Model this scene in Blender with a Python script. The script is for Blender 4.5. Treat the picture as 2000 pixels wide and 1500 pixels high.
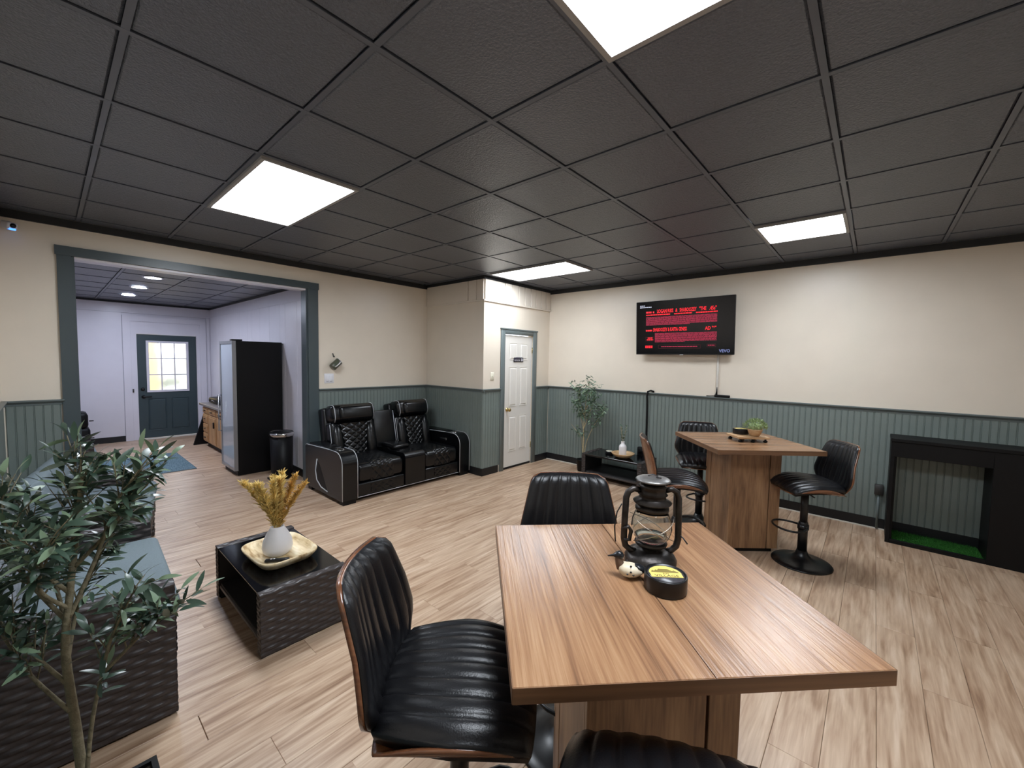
import bpy, bmesh, math, random
from mathutils import Vector, Matrix, Euler
random.seed(7)
PI = math.pi
SC = bpy.context.scene
COL = SC.collection
for o in list(bpy.data.objects):
    bpy.data.objects.remove(o)

# ------------------------------------------------------------------ camera
CAM = (1.42488, -1.43793, 1.61166)
YAW, PITCH, ROLL, FPX = 2.29358848, -0.0580970, 0.0179096, 802.304
_f = Vector((math.cos(YAW)*math.cos(PITCH), math.sin(YAW)*math.cos(PITCH), math.sin(PITCH)))
_r = _f.cross(Vector((0, 0, 1))).normalized(); _u = _r.cross(_f)
_r2 = _r*math.cos(ROLL)+_u*math.sin(ROLL); _u2 = -_r*math.sin(ROLL)+_u*math.cos(ROLL)
cd = bpy.data.cameras.new('camera'); cam = bpy.data.objects.new('camera', cd); COL.objects.link(cam)
cd.sensor_width = 36.0; cd.lens = FPX/2000*36.0; cd.clip_start = 0.02
Mc = Matrix((_r2, _u2, -_f)).transposed().to_4x4(); Mc.translation = Vector(CAM)
cam.matrix_world = Mc
SC.camera = cam
# ------------------------------------------------------------------ world, exposure, light levels
wd = bpy.data.worlds.new('world'); SC.world = wd; wd.use_nodes = True
bg = wd.node_tree.nodes['Background']; bg.inputs[0].default_value = (0.80, 0.88, 1.0, 1); bg.inputs[1].default_value = 5.0
SC.view_settings.view_transform = 'Standard'; SC.view_settings.look = 'None'
SC.view_settings.gamma = 1.0; SC.view_settings.use_curve_mapping = False
SC.view_settings.exposure = 0.0
PANEL = 26.0                # radiance of the ceiling panels
DOWN = 330.0                 # radiance of the three downlights in the annex
# ------------------------------------------------------------------ materials
def srgb(r, g, b):
    def c(v):
        v /= 255.0
        return v/12.92 if v <= 0.04045 else ((v+0.055)/1.055)**2.4
    return (c(r), c(g), c(b), 1)
MATS = {}
def mat(name, col, rough=0.5, metal=0.0, var=0.0, vscale=8.0, bump=0.0, bscale=60.0, spec=0.5, coat=0.0, emit=None, estr=0.0,
        trans=0.0, ior=1.45, alpha=1.0, stretch=(1, 1, 1), col2=None, detail=3.0, coords='Object', contrast=(0.3, 0.7), roughvar=0.0):
    m = bpy.data.materials.new(name); m.use_nodes = True
    nt = m.node_tree; p = nt.nodes['Principled BSDF']
    if len(col) == 3: col = srgb(*col)
    p.inputs['Base Color'].default_value = col
    p.inputs['Roughness'].default_value = rough; p.inputs['Metallic'].default_value = metal
    p.inputs['Specular IOR Level'].default_value = spec
    p.inputs['Coat Weight'].default_value = coat
    p.inputs['Transmission Weight'].default_value = trans; p.inputs['IOR'].default_value = ior
    p.inputs['Alpha'].default_value = alpha
    if emit:
        p.inputs['Emission Color'].default_value = srgb(*emit); p.inputs['Emission Strength'].default_value = estr
    need = var > 0 or col2 is not None or bump > 0
    if need:
        tc = nt.nodes.new('ShaderNodeTexCoord'); mp = nt.nodes.new('ShaderNodeMapping')
        mp.inputs['Scale'].default_value = stretch
        nt.links.new(tc.outputs[coords], mp.inputs[0])
    if var > 0 or col2 is not None:
        n = nt.nodes.new('ShaderNodeTexNoise'); n.inputs['Scale'].default_value = vscale; n.inputs['Detail'].default_value = detail
        nt.links.new(mp.outputs[0], n.inputs['Vector'])
        rp = nt.nodes.new('ShaderNodeValToRGB')
        if col2 is not None:
            c2 = srgb(*col2) if len(col2) == 3 else col2
            a, b = col, c2
        else:
            a = tuple(c*(1-var) for c in col[:3])+(1,); b = tuple(min(1, c*(1+var)) for c in col[:3])+(1,)
        rp.color_ramp.elements[0].position = contrast[0]; rp.color_ramp.elements[1].position = contrast[1]
        rp.color_ramp.elements[0].color = a; rp.color_ramp.elements[1].color = b
        nt.links.new(n.outputs[0], rp.inputs[0]); nt.links.new(rp.outputs[0], p.inputs['Base Color'])
    if bump > 0:
        n2 = nt.nodes.new('ShaderNodeTexNoise'); n2.inputs['Scale'].default_value = bscale; n2.inputs['Detail'].default_value = 3
        nt.links.new(mp.outputs[0], n2.inputs['Vector'])
        bp = nt.nodes.new('ShaderNodeBump'); bp.inputs['Strength'].default_value = bump; bp.inputs['Distance'].default_value = 0.01
        nt.links.new(n2.outputs[0], bp.inputs['Height']); nt.links.new(bp.outputs[0], p.inputs['Normal'])
    MATS[name] = m
    return m
def wood(name, cols, along='Y', rough=0.4, fine=120.0, broad=9.0, perobj=False, seamless=0.0, bump=0.15, coords='Object', dark=None, lenf=0.05, coat=0.0, spread=0.17):
    """grain stretched along one axis; two noise layers, optional per-object shift"""
    m = bpy.data.materials.new(name); m.use_nodes = True; nt = m.node_tree; p = nt.nodes['Principled BSDF']
    tc = nt.nodes.new('ShaderNodeTexCoord'); src = tc.outputs[coords]
    if perobj:
        oi = nt.nodes.new('ShaderNodeObjectInfo'); ml = nt.nodes.new('ShaderNodeVectorMath'); ml.operation = 'SCALE'
        ml.inputs[0].default_value = (7.3, 23.1, 5.7); nt.links.new(oi.outputs['Random'], ml.inputs['Scale'])
        ad = nt.nodes.new('ShaderNodeVectorMath'); ad.operation = 'ADD'
        nt.links.new(src, ad.inputs[0]); nt.links.new(ml.outputs[0], ad.inputs[1]); src = ad.outputs[0]
    def layer(scale, detail, lf, dist=0.0):
        mp = nt.nodes.new('ShaderNodeMapping'); s = [1, 1, 1]
        i = 'XYZ'.index(along); s[i] = lf
        mp.inputs['Scale'].default_value = s; nt.links.new(src, mp.inputs[0])
        n = nt.nodes.new('ShaderNodeTexNoise'); n.inputs['Scale'].default_value = scale; n.inputs['Detail'].default_value = detail
        n.inputs['Distortion'].default_value = dist
        nt.links.new(mp.outputs[0], n.inputs['Vector']); return n
    a = layer(broad, 3, lenf*1.6, 0.6); b = layer(fine, 4, lenf*0.7, 0.2)
    mx = nt.nodes.new('ShaderNodeMath'); mx.operation = 'MULTIPLY_ADD'; mx.inputs[1].default_value = 0.42
    nt.links.new(b.outputs[0], mx.inputs[0])
    m2 = nt.nodes.new('ShaderNodeMath'); m2.operation = 'MULTIPLY'; m2.inputs[1].default_value = 0.58
    nt.links.new(a.outputs[0], m2.inputs[0]); nt.links.new(m2.outputs[0], mx.inputs[2])
    val = mx.outputs[0]
    if perobj:
        m3 = nt.nodes.new('ShaderNodeMath'); m3.operation = 'MULTIPLY_ADD'; m3.inputs[1].default_value = 0.05
        sb = nt.nodes.new('ShaderNodeMath'); sb.operation = 'SUBTRACT'; sb.inputs[1].default_value = 0.5
        nt.links.new(oi.outputs['Random'], sb.inputs[0]); nt.links.new(sb.outputs[0], m3.inputs[0]); nt.links.new(val, m3.inputs[2]); val = m3.outputs[0]
    rp = nt.nodes.new('ShaderNodeValToRGB'); el = rp.color_ramp.elements
    el[0].position = 0.5-spread; el[1].position = 0.5+spread
    el[0].color = srgb(*cols[0]); el[1].color = srgb(*cols[-1])
    for k, c in enumerate(cols[1:-1]):
        e = el.new(0.5-spread+2*spread*(k+1)/(len(cols)-1)); e.color = srgb(*c)
    nt.links.new(val, rp.inputs[0]); nt.links.new(rp.outputs[0], p.inputs['Base Color'])
    p.inputs['Roughness'].default_value = rough; p.inputs['Coat Weight'].default_value = coat
    if bump:
        bp = nt.nodes.new('ShaderNodeBump'); bp.inputs['Strength'].default_value = bump; bp.inputs['Distance'].default_value = 0.004
        nt.links.new(b.outputs[0], bp.inputs['Height']); nt.links.new(bp.outputs[0], p.inputs['Normal'])
    MATS[name] = m
    return m

mat('cream', (228, 217, 201), 0.34, var=0.025, vscale=3, bump=0.10, bscale=9, spec=0.45)
mat('cream_panel', (228, 218, 204), 0.36, bump=0.05, bscale=20)
mat('sage', (118, 128, 124), 0.42, var=0.06, vscale=5, bump=0.03, bscale=40)
mat('sage_trim', (100, 109, 109), 0.36, bump=0.03, bscale=30)
mat('blue_trim', (72, 82, 86), 0.30, bump=0.03, bscale=30)
mat('baseboard', (22, 23, 26), 0.45)
mat('ceil_tile', (89, 94, 104), 0.30, var=0.14, vscale=120, bump=0.6, bscale=100, spec=0.55)
mat('ceil_bar', (89, 94, 104), 0.38, spec=0.5)
mat('ceil_edge', (38, 39, 41), 0.5)
mat('annex_white', (216, 213, 220), 0.30, var=0.02, vscale=4, bump=0.012, bscale=10)
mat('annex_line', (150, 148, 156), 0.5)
wood('plank', [(138, 107, 84), (165, 134, 108), (186, 157, 131), (202, 175, 149), (215, 191, 167)], 'Y', 0.36, fine=60, broad=22, perobj=True, bump=0.08, lenf=0.07, spread=0.19)
mat('subfloor', (62, 46, 38), 0.8)
wood('top_wood_y', [(100, 72, 52), (134, 98, 70), (156, 118, 86), (176, 140, 106)], 'Y', 0.27, fine=150, broad=11, bump=0.3, lenf=0.04, spread=0.17)
wood('top_wood_x', [(100, 72, 52), (134, 98, 70), (156, 118, 86), (176, 140, 106)], 'X', 0.27, fine=150, broad=11, bump=0.3, lenf=0.04, spread=0.17)
wood('edge_x', [(92, 64, 44), (120, 86, 60), (142, 104, 74)], 'X', 0.4, fine=60, broad=12, bump=0.04, lenf=0.05)
wood('edge_y', [(92, 64, 44), (120, 86, 60), (142, 104, 74)], 'Y', 0.4, fine=60, broad=12, bump=0.04, lenf=0.05)
wood('ped_wood', [(96, 70, 50), (124, 92, 66), (144, 110, 80), (160, 126, 94)], 'Z', 0.38, fine=120, broad=12, bump=0.1, lenf=0.08)
mat('dark_gap', (24, 17, 14), 0.8)
wood('walnut', [(84, 52, 34), (112, 70, 45), (136, 90, 60)], 'X', 0.25, fine=120, broad=14, bump=0.05, lenf=0.1, coat=0.4)
mat('leather', (14, 14, 17), 0.34, bump=0.10, bscale=220, var=0.15, vscale=30, spec=0.5)
mat('leather_gloss', (7, 8, 10), 0.27, bump=0.08, bscale=160, spec=0.5)
mat('piping', (188, 190, 194), 0.4)
mat('black_metal', (16, 16, 18), 0.33, spec=0.5)
mat('black_matte', (7, 7, 9), 0.5, spec=0.3)
mat('black_gloss', (8, 8, 10), 0.10, spec=0.6)
mat('chrome', (190, 190, 190), 0.18, 1.0)
mat('brass', (196, 170, 110), 0.25, 1.0)
mat('wicker', (58, 52, 51), 0.40, var=0.2, vscale=60, spec=0.5)
mat('wicker_dark', (26, 23, 23), 0.6)
mat('cushion', (112, 124, 130), 0.9, var=0.10, vscale=250, bump=0.2, bscale=400)
mat('cushion_pat', (128, 132, 138), 0.9, col2=(92, 100, 106), vscale=22, stretch=(1, 1, 3))
mat('leaf', (64, 84, 70), 0.30, var=0.30, vscale=9, spec=0.55)
mat('leaf_pale', (118, 140, 112), 0.42, var=0.2, vscale=9)
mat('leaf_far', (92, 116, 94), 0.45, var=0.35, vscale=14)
mat('bark', (116, 108, 86), 0.85, var=0.25, vscale=40, bump=0.6, bscale=70)
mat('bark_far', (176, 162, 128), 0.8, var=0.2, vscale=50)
mat('plume', (224, 198, 126), 0.8, var=0.30, vscale=25)
mat('plume_dark', (206, 168, 94), 0.8, var=0.3, vscale=25)
mat('ceramic', (232, 230, 232), 0.35)
wood('tray_wood', [(160, 128, 86), (208, 184, 142), (226, 206, 168), (238, 224, 196)], 'X', 0.5, fine=40, broad=14, bump=0.05, lenf=0.25, spread=0.12)
wood('bowl_wood', [(166, 130, 90), (198, 164, 122), (216, 186, 146)], 'X', 0.5, fine=60, broad=12, bump=0.05, lenf=0.2)
wood('board_wood', [(160, 122, 84), (190, 154, 114), (210, 178, 140)], 'X', 0.55, fine=90, broad=18, bump=0.05, lenf=0.1)
wood('oak', [(150, 108, 66), (178, 134, 88), (196, 154, 106)], 'Z', 0.4, fine=80, broad=16, bump=0.05, lenf=0.1)
mat('counter', (128, 120, 114), 0.35, var=0.25, vscale=90)
mat('door_white', (230, 226, 219), 0.38)
mat('door_green', (56, 70, 74), 0.38, bump=0.03, bscale=30)
mat('white_plastic', (226, 226, 232), 0.35)
mat('ivory_plastic', (232, 226, 206), 0.35)
mat('rug', (70, 96, 108), 0.95, col2=(112, 134, 142), vscale=26, stretch=(1, 6, 1), contrast=(0.42, 0.6))
mat('turf', (44, 104, 34), 0.9, var=0.4, vscale=60)
mat('glass', (235, 240, 240), 0.03, trans=1.0, ior=1.45)
mat('fridge_glass', (205, 214, 222), 0.06, trans=0.35, spec=0.6)
mat('steel', (150, 152, 156), 0.35, 0.6)
mat('pane', (250, 248, 246), 0.25, trans=1.0, ior=1.12, bump=0.5, bscale=30)
mat('lantern_metal', (58, 54, 52), 0.40, 0.75, var=0.4, vscale=30, bump=0.15, bscale=60)
mat('lantern_light', (120, 118, 116), 0.38, 0.7, var=0.3, vscale=40, bump=0.1, bscale=60)
mat('wire', (150, 140, 128), 0.35, 0.9)
mat('label_yellow', (224, 200, 110), 0.45)
mat('label_olive', (128, 112, 58), 0.5)
mat('label_ink', (58, 50, 30), 0.5)
mat('tin_top', (70, 68, 72), 0.28)
mat('duck_white', (216, 202, 176), 0.4, var=0.06, vscale=60)
mat('duck_brown', (96, 74, 60), 0.45)
mat('duck_dark', (26, 28, 32), 0.28)
mat('mug_green', (72, 86, 68), 0.35, col2=(96, 88, 76), vscale=60)
mat('mug_silver', (206, 204, 198), 0.3, 0.5)
mat('fern', (146, 164, 116), 0.6, var=0.35, vscale=60)
mat('screen', (7, 7, 12), 0.14, spec=0.5)
mat('txt_red', (30, 4, 6), 0.5, emit=(255, 38, 52), estr=1.15)
mat('txt_dim', (30, 4, 8), 0.5, emit=(178, 44, 74), estr=1.0)
mat('txt_faint', (20, 4, 6), 0.5, emit=(78, 16, 30), estr=1.0)
mat('txt_white', (20, 20, 24), 0.5, emit=(214, 220, 240), estr=1.0)
mat('txt_blue', (20, 20, 24), 0.5, emit=(128, 138, 190), estr=1.0)
mat('led_blue', (10, 30, 90), 0.4, emit=(70, 130, 255), estr=3.0)
mat('sign_dark', (42, 40, 54), 0.4)
mat('sign_white', (236, 234, 240), 0.4)
for _i, _k in enumerate((1.14, 1.15, 0.74, 1.45)):      # output of the four lamps
    mat('panel_light_%d' % _i, (255, 255, 255), 0.5, emit=(238, 246, 255), estr=PANEL*_k)
mat('panel_frame', (150, 148, 146), 0.4)
mat('down_light', (255, 255, 255), 0.5, emit=(222, 232, 255), estr=DOWN)
mat('ext_yellow', (240, 206, 140), 0.8, var=0.1, vscale=3)
mat('ext_ground', (150, 146, 138), 0.9)
mat('ext_green', (212, 216, 206), 0.9, var=0.25, vscale=6)
mat('conduit', (214, 210, 202), 0.4)
mat('grey_box', (54, 52, 50), 0.5)
mat('soil', (40, 32, 26), 0.95)

# ------------------------------------------------------------------ mesh builder
class MB:
    def __init__(s, M=None):
        s.V = []; s.F = []; s.S = []; s.M = M or Matrix()
    def add(s, verts, faces, smooth=False):
        k = len(s.V)
        s.V += [tuple(s.M @ Vector(v)) for v in verts]
        s.F += [tuple(i+k for i in f) for f in faces]; s.S += [smooth]*len(faces)
        return s
    def box(s, x0, x1, y0, y1, z0, z1):
        v = [(x, y, z) for x in (x0, x1) for y in (y0, y1) for z in (z0, z1)]
        return s.add(v, [(0, 1, 3, 2), (4, 6, 7, 5), (0, 4, 5, 1), (2, 3, 7, 6), (0, 2, 6, 4), (1, 5, 7, 3)])
    def rbox(s, x0, x1, y0, y1, z0, z1, r=0.01, seg=2, smooth=True):
        bm = bmesh.new(); bmesh.ops.create_cube(bm, size=1)
        for v in bm.verts:
            v.co = Vector(((x0+x1)/2+v.co.x*(x1-x0), (y0+y1)/2+v.co.y*(y1-y0), (z0+z1)/2+v.co.z*(z1-z0)))
        r = min(r, 0.49*min(x1-x0, y1-y0, z1-z0))
        bmesh.ops.bevel(bm, geom=list(bm.edges), offset=r, segments=seg, profile=0.5, affect='EDGES')
        bm.verts.index_update()
        s.add([v.co[:] for v in bm.verts], [[v.index for v in f.verts] for f in bm.faces], smooth); bm.free(); return s
    def lathe(s, prof, n=24, c=(0, 0, 0), smooth=True, sx=1.0, sy=1.0, cap=True):
        v = []; f = []
        for (r, z) in prof:
            for i in range(n):
                a = 2*PI*i/n; v.append((c[0]+r*math.cos(a)*sx, c[1]+r*math.sin(a)*sy, c[2]+z))
        for j in range(len(prof)-1):
            for i in range(n):
                i2 = (i+1) % n; f.append((j*n+i, j*n+i2, (j+1)*n+i2, (j+1)*n+i))
        if cap:
            if prof[0][0] > 1e-5: f.append(tuple(range(n))[::-1])
            if prof[-1][0] > 1e-5: f.append(tuple((len(prof)-1)*n+i for i in range(n)))
        return s.add(v, f, smooth)
    def tube(s, pts, r, n=8, closed=False, smooth=True):
        P = [Vector(p) for p in pts]; m = len(P); v = []; f = []
        rr = r if isinstance(r, (list, tuple)) else [r]*m
        up = None
        for i, p in enumerate(P):
            a = P[(i-1) % m] if (closed or i > 0) else p; b = P[(i+1) % m] if (closed or i < m-1) else p
            t = (b-a).normalized()
            if up is None:
                up = Vector((0, 0, 1)) if abs(t.z) < 0.9 else Vector((1, 0, 0))
            x = t.cross(up)
            if x.length < 1e-4: x = t.cross(Vector((0, 1, 0.3)))
            x.normalize(); y = x.cross(t).normalized(); up = y
            for k in range(n):
                an = 2*PI*k/n; q = p+(x*math.cos(an)+y*math.sin(an))*rr[i]; v.append(q[:])
        for i in range(m if closed else m-1):
            j = (i+1) % m
            for k in range(n):
                k2 = (k+1) % n; f.append((i*n+k, i*n+k2, j*n+k2, j*n+k))
        if not closed:
            f.append(tuple(range(n))[::-1]); f.append(tuple((m-1)*n+k for k in range(n)))
        return s.add(v, f, smooth)
    def prism(s, poly, a, b, axis='z', smooth=False):
        def p3(p, h):
            return {'z': (p[0], p[1], h), 'y': (p[0], h, p[1]), 'x': (h, p[0], p[1])}[axis]
        n = len(poly); v = [p3(p, a) for p in poly]+[p3(p, b) for p in poly]
        s.add(v, [tuple(range(n))[::-1], tuple(range(n, 2*n))], False)
        return s.add(v, [(i, (i+1) % n, n+(i+1) % n, n+i) for i in range(n)], smooth)
    def surf(s, front, back, nu, nv, smooth=True):
        """closed shell between two parametric sheets on [0,1]^2"""
        w = nu+1; v = [front(i/nu, j/nv) for j in range(nv+1) for i in range(w)]
        k = len(v); v += [back(i/nu, j/nv) for j in range(nv+1) for i in range(w)]
        f = []
        for j in range(nv):
            for i in range(nu):
                a = j*w+i; f.append((a, a+1, a+w+1, a+w)); f.append((k+a, k+a+w, k+a+w+1, k+a+1))
        bd = [i for i in range(w)]+[j*w+nu for j in range(1, nv+1)]+[nv*w+i for i in range(nu-1, -1, -1)]+[j*w for j in range(nv-1, 0, -1)]
        for q in range(len(bd)):
            a, b = bd[q], bd[(q+1) % len(bd)]; f.append((a, k+a, k+b, b))
        return s.add(v, f, smooth)
    def sheet(s, fn, nu, nv, smooth=True):
        w = nu+1; v = [fn(i/nu, j/nv) for j in range(nv+1) for i in range(w)]
        return s.add(v, [(j*w+i, j*w+i+1, (j+1)*w+i+1, (j+1)*w+i) for j in range(nv) for i in range(nu)], smooth)
    def mesh(s, name):
        me = bpy.data.meshes.new(name); me.from_pydata(s.V, [], s.F); me.update()
        bm = bmesh.new(); bm.from_mesh(me); bmesh.ops.recalc_face_normals(bm, faces=bm.faces); bm.to_mesh(me); bm.free()
        me.polygons.foreach_set('use_smooth', s.S); me.update()
        return me
    def obj(s, name, m, parent=None, loc=None, rot=None):
        o = bpy.data.objects.new(name, s.mesh(name)); COL.objects.link(o)
        o.data.materials.append(MATS[m] if isinstance(m, str) else m)
        if parent: o.parent = parent
        if loc: o.location = loc
        if rot: o.rotation_euler = rot
        return o
def linkmesh(name, me, parent=None, loc=(0, 0, 0), rot=(0, 0, 0), scale=None):
    o = bpy.data.objects.new(name, me); COL.objects.link(o); o.parent = parent; o.location = loc; o.rotation_euler = rot
    if scale: o.scale = scale
    return o
def tag(o, label, cat, group=None):
    o['label'] = label; o['category'] = cat
    if group: o['group'] = group
    return o
def thing(name, label, cat, loc=(0, 0, 0), rz=0.0, group=None):
    o = bpy.data.objects.new(name, None); COL.objects.link(o); o.empty_display_size = 0.05
    o.location = loc; o.rotation_euler = (0, 0, rz)
    return tag(o, label, cat, group)
def struct(o):
    o['kind'] = 'structure'; return o
def B(): return MB()
def text(name, body, size, m, parent, loc, rot, align='LEFT', sx=1.0, ext=0.0004, bold=0.0):
    cu = bpy.data.curves.new(name, 'FONT'); cu.body = body; cu.size = size; cu.align_x = align; cu.align_y = 'BOTTOM_BASELINE'
    cu.extrude = ext; cu.resolution_u = 2; cu.offset = bold
    tmp = bpy.data.objects.new(name+'_tmp', cu); COL.objects.link(tmp)
    bpy.context.view_layer.update()
    me = bpy.data.meshes.new_from_object(tmp.evaluated_get(bpy.context.evaluated_depsgraph_get()))
    bpy.data.objects.remove(tmp)
    o = bpy.data.objects.new(name, me); COL.objects.link(o); me.materials.clear(); me.materials.append(MATS[m])
    o.parent = parent; o.location = loc; o.rotation_euler = rot; o.scale = (sx, 1, 1)
    return o

# ------------------------------------------------------------------ dimensions of the place
XL, XB, YB, YR, YN, XR = -3.84, -2.58, 2.505, 4.0, -1.69, 3.3
ZC, T = 2.74, 0.6096
AX, AY0, AY1, AZ = -8.8, -2.2, 0.80, 2.545        # annex behind the wide opening
OY0, OY1, OZ = -1.27, 0.706, 2.44                 # the wide opening

# ------------------------------------------------------------------ floor with planks
floor = struct(B().box(AX-.1, XR+.1, AY0-.1, YR+.1, -0.06, -0.012).obj('floor', 'subfloor'))
PW = 0.175
bevel = 0.0016
def plank_mesh(w, l):
    b = MB(); g = bevel
    v = [(-w/2+.0006, 0, -.012), (w/2-.0006, 0, -.012), (w/2-.0006, l, -.012), (-w/2+.0006, l, -.012),
         (-w/2+.0006, .0004, -g), (w/2-.0006, .0004, -g), (w/2-.0006, l-.0004, -g), (-w/2+.0006, l-.0004, -g),
         (-w/2+.0006+g, g, 0), (w/2-.0006-g, g, 0), (w/2-.0006-g, l-g, 0), (-w/2+.0006+g, l-g, 0)]
    f = [(8, 9, 10, 11)]
    for i in range(4):
        j = (i+1) % 4; f += [(i, j, 4+j, 4+i), (4+i, 4+j, 8+j, 8+i)]
    b.add(v, f); me = b.mesh('plank'); me.materials.append(MATS['plank']); return me
PL = 1.22
full = plank_mesh(PW, PL); pc = {}
x = 1.512-PW*60+PW/2
row = 0
while x < XR+PW:
    if x > AX-PW:
        ya, yb = (YN-.1, YR+.05) if x > XL+.05 else (AY0, AY1+.05)
        y = ya-((row*0.4271+.31) % 1.0)*PL
        while y < yb:
            a, e = max(y, ya), min(y+PL, yb)
            if e-a > 0.03:
                if e-a > PL-1e-4: me = full
                else:
                    k = round(e-a, 2)
                    if k not in pc: pc[k] = plank_mesh(PW, k)
                    me = pc[k]
                linkmesh('plank', me, floor, (x, a, 0))
            y += PL
    x += PW; row += 1

# ------------------------------------------------------------------ ceiling: grid bars and tiles
ceiling = struct(B().box(XL, XR, YN-.05, YR, ZC+.05, ZC+.08).obj('ceiling', 'ceil_edge'))
PANELS = [(-4, -2, -1), (1, 3, -1), (-4, -2, 4), (1, 2, 4)]      # (b0, b1, a) in grid cells
lit = {(b, a) for (b0, b1, a) in PANELS for b in range(b0, b1)}
def tile_mesh(w, d):
    g = .010
    m = MB(); m.prism([(0, 0), (w, 0), (w, d), (0, d)], .012, .03)
    m.add([(0, 0, .012), (w, 0, .012), (w, d, .012), (0, d, .012), (g, g, .004), (w-g, g, .004), (w-g, d-g, .004), (g, d-g, .004)],
          [(4, 5, 6, 7), (0, 1, 5, 4), (1, 2, 6, 5), (2, 3, 7, 6), (3, 0, 4, 7)])
    me = m.mesh('ceiling_tile'); me.materials.append(MATS['ceil_tile']); return me
tc_ = {}
def tiles(parent, x0, x1, y0, y1, z, ox, oy, skip=(), name='ceiling_tile'):
    b = math.floor((x0-ox)/T)
    while ox+b*T < x1:
        a = math.floor((y0-oy)/T)
        while oy+a*T < y1:
            if (b, a) not in skip:
                u0, u1 = max(ox+b*T, x0)+.012, min(ox+(b+1)*T, x1)-.012; v0, v1 = max(oy+a*T, y0)+.012, min(oy+(a+1)*T, y1)-.012
                if u1-u0 > .02 and v1-v0 > .02:
                    k = (round(u1-u0, 3), round(v1-v0, 3))
                    if k not in tc_: tc_[k] = tile_mesh(*k)
                    linkmesh(name, tc_[k], parent, (u0, v0, z))
            a += 1
        b += 1
    b = math.ceil((x0-ox)/T)
    while ox+b*T < x1:
        X = ox+b*T; bb = MB()
        bb.box(X-.012, X+.012, y0, y1, z, z+.004).box(X-.002, X+.002, y0, y1, z+.004, z+.04); bb.obj('grid_bar', 'ceil_bar', parent); b += 1
    a = math.ceil((y0-oy)/T)
    while oy+a*T < y1:
        Y = oy+a*T; bb = MB()
        bb.box(x0, x1, Y-.0118, Y+.0118, z+.0006, z+.0044).box(x0, x1, Y-.002, Y+.002, z+.0044, z+.039); bb.obj('grid_bar', 'ceil_bar', parent); a += 1
tiles(ceiling, XL, XR, YN, YR, ZC, 0, 0, lit)
names = {0: 'rectangular white ceiling light panel nearest the wide trimmed opening', 1: 'bright ceiling light panel cut by the top edge of the photo',
         2: 'white ceiling light panel above the narrow white door', 3: 'small square ceiling light panel to the right of the television'}
for i, (b0, b1, a) in enumerate(PANELS):
    x0, x1, y0, y1 = b0*T+.012, b1*T-.012, a*T+.012, (a+1)*T-.012
    t = thing('ceiling_light', names[i], 'ceiling light', ((x0+x1)/2, (y0+y1)/2, ZC-.006), group='ceiling light panels')
    hx, hy = (x1-x0)/2, (y1-y0)/2; w = .022
    f = MB()
    for (p, q, r, s_) in ((-hx, hx, -hy, -hy+w), (-hx, hx, hy-w, hy), (-hx, -hx+w, -hy+w, hy-w), (hx-w, hx, -hy+w, hy-w)):
        f.box(p, q, r, s_, -.010, .022)
    f.obj('frame', 'panel_frame', t)
    B().box(-hx+w, hx-w, -hy+w, hy-w, .005, .014).obj('diffuser', 'panel_light_%d' % i, t)

# ------------------------------------------------------------------ walls
TH = 0.14
wl = MB(); wl.box(XL-TH, XL, YN-.05, OY0, 0, ZC+.05).box(XL-TH, XL, OY1, YR+.1, 0, ZC+.05).box(XL-TH, XL, OY0, OY1, OZ, ZC+.05)
wall_left = struct(wl.obj('wall_left', 'cream'))
cl = MB()   # closet block with the narrow door: side and front leaves with a door hole
cl.box(XL, XB, YB, YB+.1, 0, ZC+.05)
wall_closet_side = struct(cl.obj('wall_closet_side', 'cream'))
cf = MB(); DY0, DY1, DZ = 2.93, 3.565, 1.975
cf.box(XB-.1, XB, YB+.1, DY0-.012, 0, ZC+.05).box(XB-.1, XB, DY1+.012, YR, 0, ZC+.05).box(XB-.1, XB, DY0-.012, DY1+.012, DZ+.012, ZC+.05)
wall_closet_front = struct(cf.obj('wall_closet_front', 'cream'))
wall_far = struct(B().box(XB-.1, XR+.1, YR, YR+.1, 0, ZC+.05).obj('wall_far', 'cream'))
wall_near = struct(B().box(XL-TH, XR+.1, YN-.1, YN, 0, ZC+.05).obj('wall_near', 'cream'))
wall_right = struct(B().box(XR, XR+.1, YN, YR, 0, ZC+.05).obj('wall_right', 'cream'))
# soffit band with vertical boards round the closet block
sf = MB(); sf.box(XL, XB+.026, YB-.022, YB, 2.405, 2.425).box(XB, XB+.026, YB, YR, 2.405, 2.425)
struct(sf.obj('trim_1', 'cream_panel'))
y = YB
bw = [.40, .15, .15, .14, .14, .13, .13, .13, .125]
for w in bw:
    e = min(y+w, YR)
    if e-y > .02: B().rbox(XB, XB+.018, y+.006, e-.006, 2.426, 2.70, .004, 1, False).obj('soffit_board', 'cream_panel', wall_closet_front)
    y = e
xx = XL
for w in [.95, .17, .14]:
    B().rbox(xx+.006, xx+w-.006, YB-.014, YB, 2.426, 2.70, .004, 1, False).obj('soffit_board', 'cream_panel', wall_closet_side); xx += w
# dark strip where the ceiling meets the walls
ZT = ZC-.062
for i, (x0, x1, y0, y1) in enumerate([(XL, XL+.02, YN, YB), (XL, XB+.02, YB-.02, YB), (XB, XB+.02, YB, YR), (XB, XR, YR-.02, YR), (XL, XR, YN, YN+.02), (XR-.02, XR, YN, YR)]):
    z0 = ZT if i not in (1, 2) else ZC-.04
    struct(B().box(x0, x1, y0, y1, z0, ZC+.002).obj('trim_%d' % (i+2), 'ceil_edge'))
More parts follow.
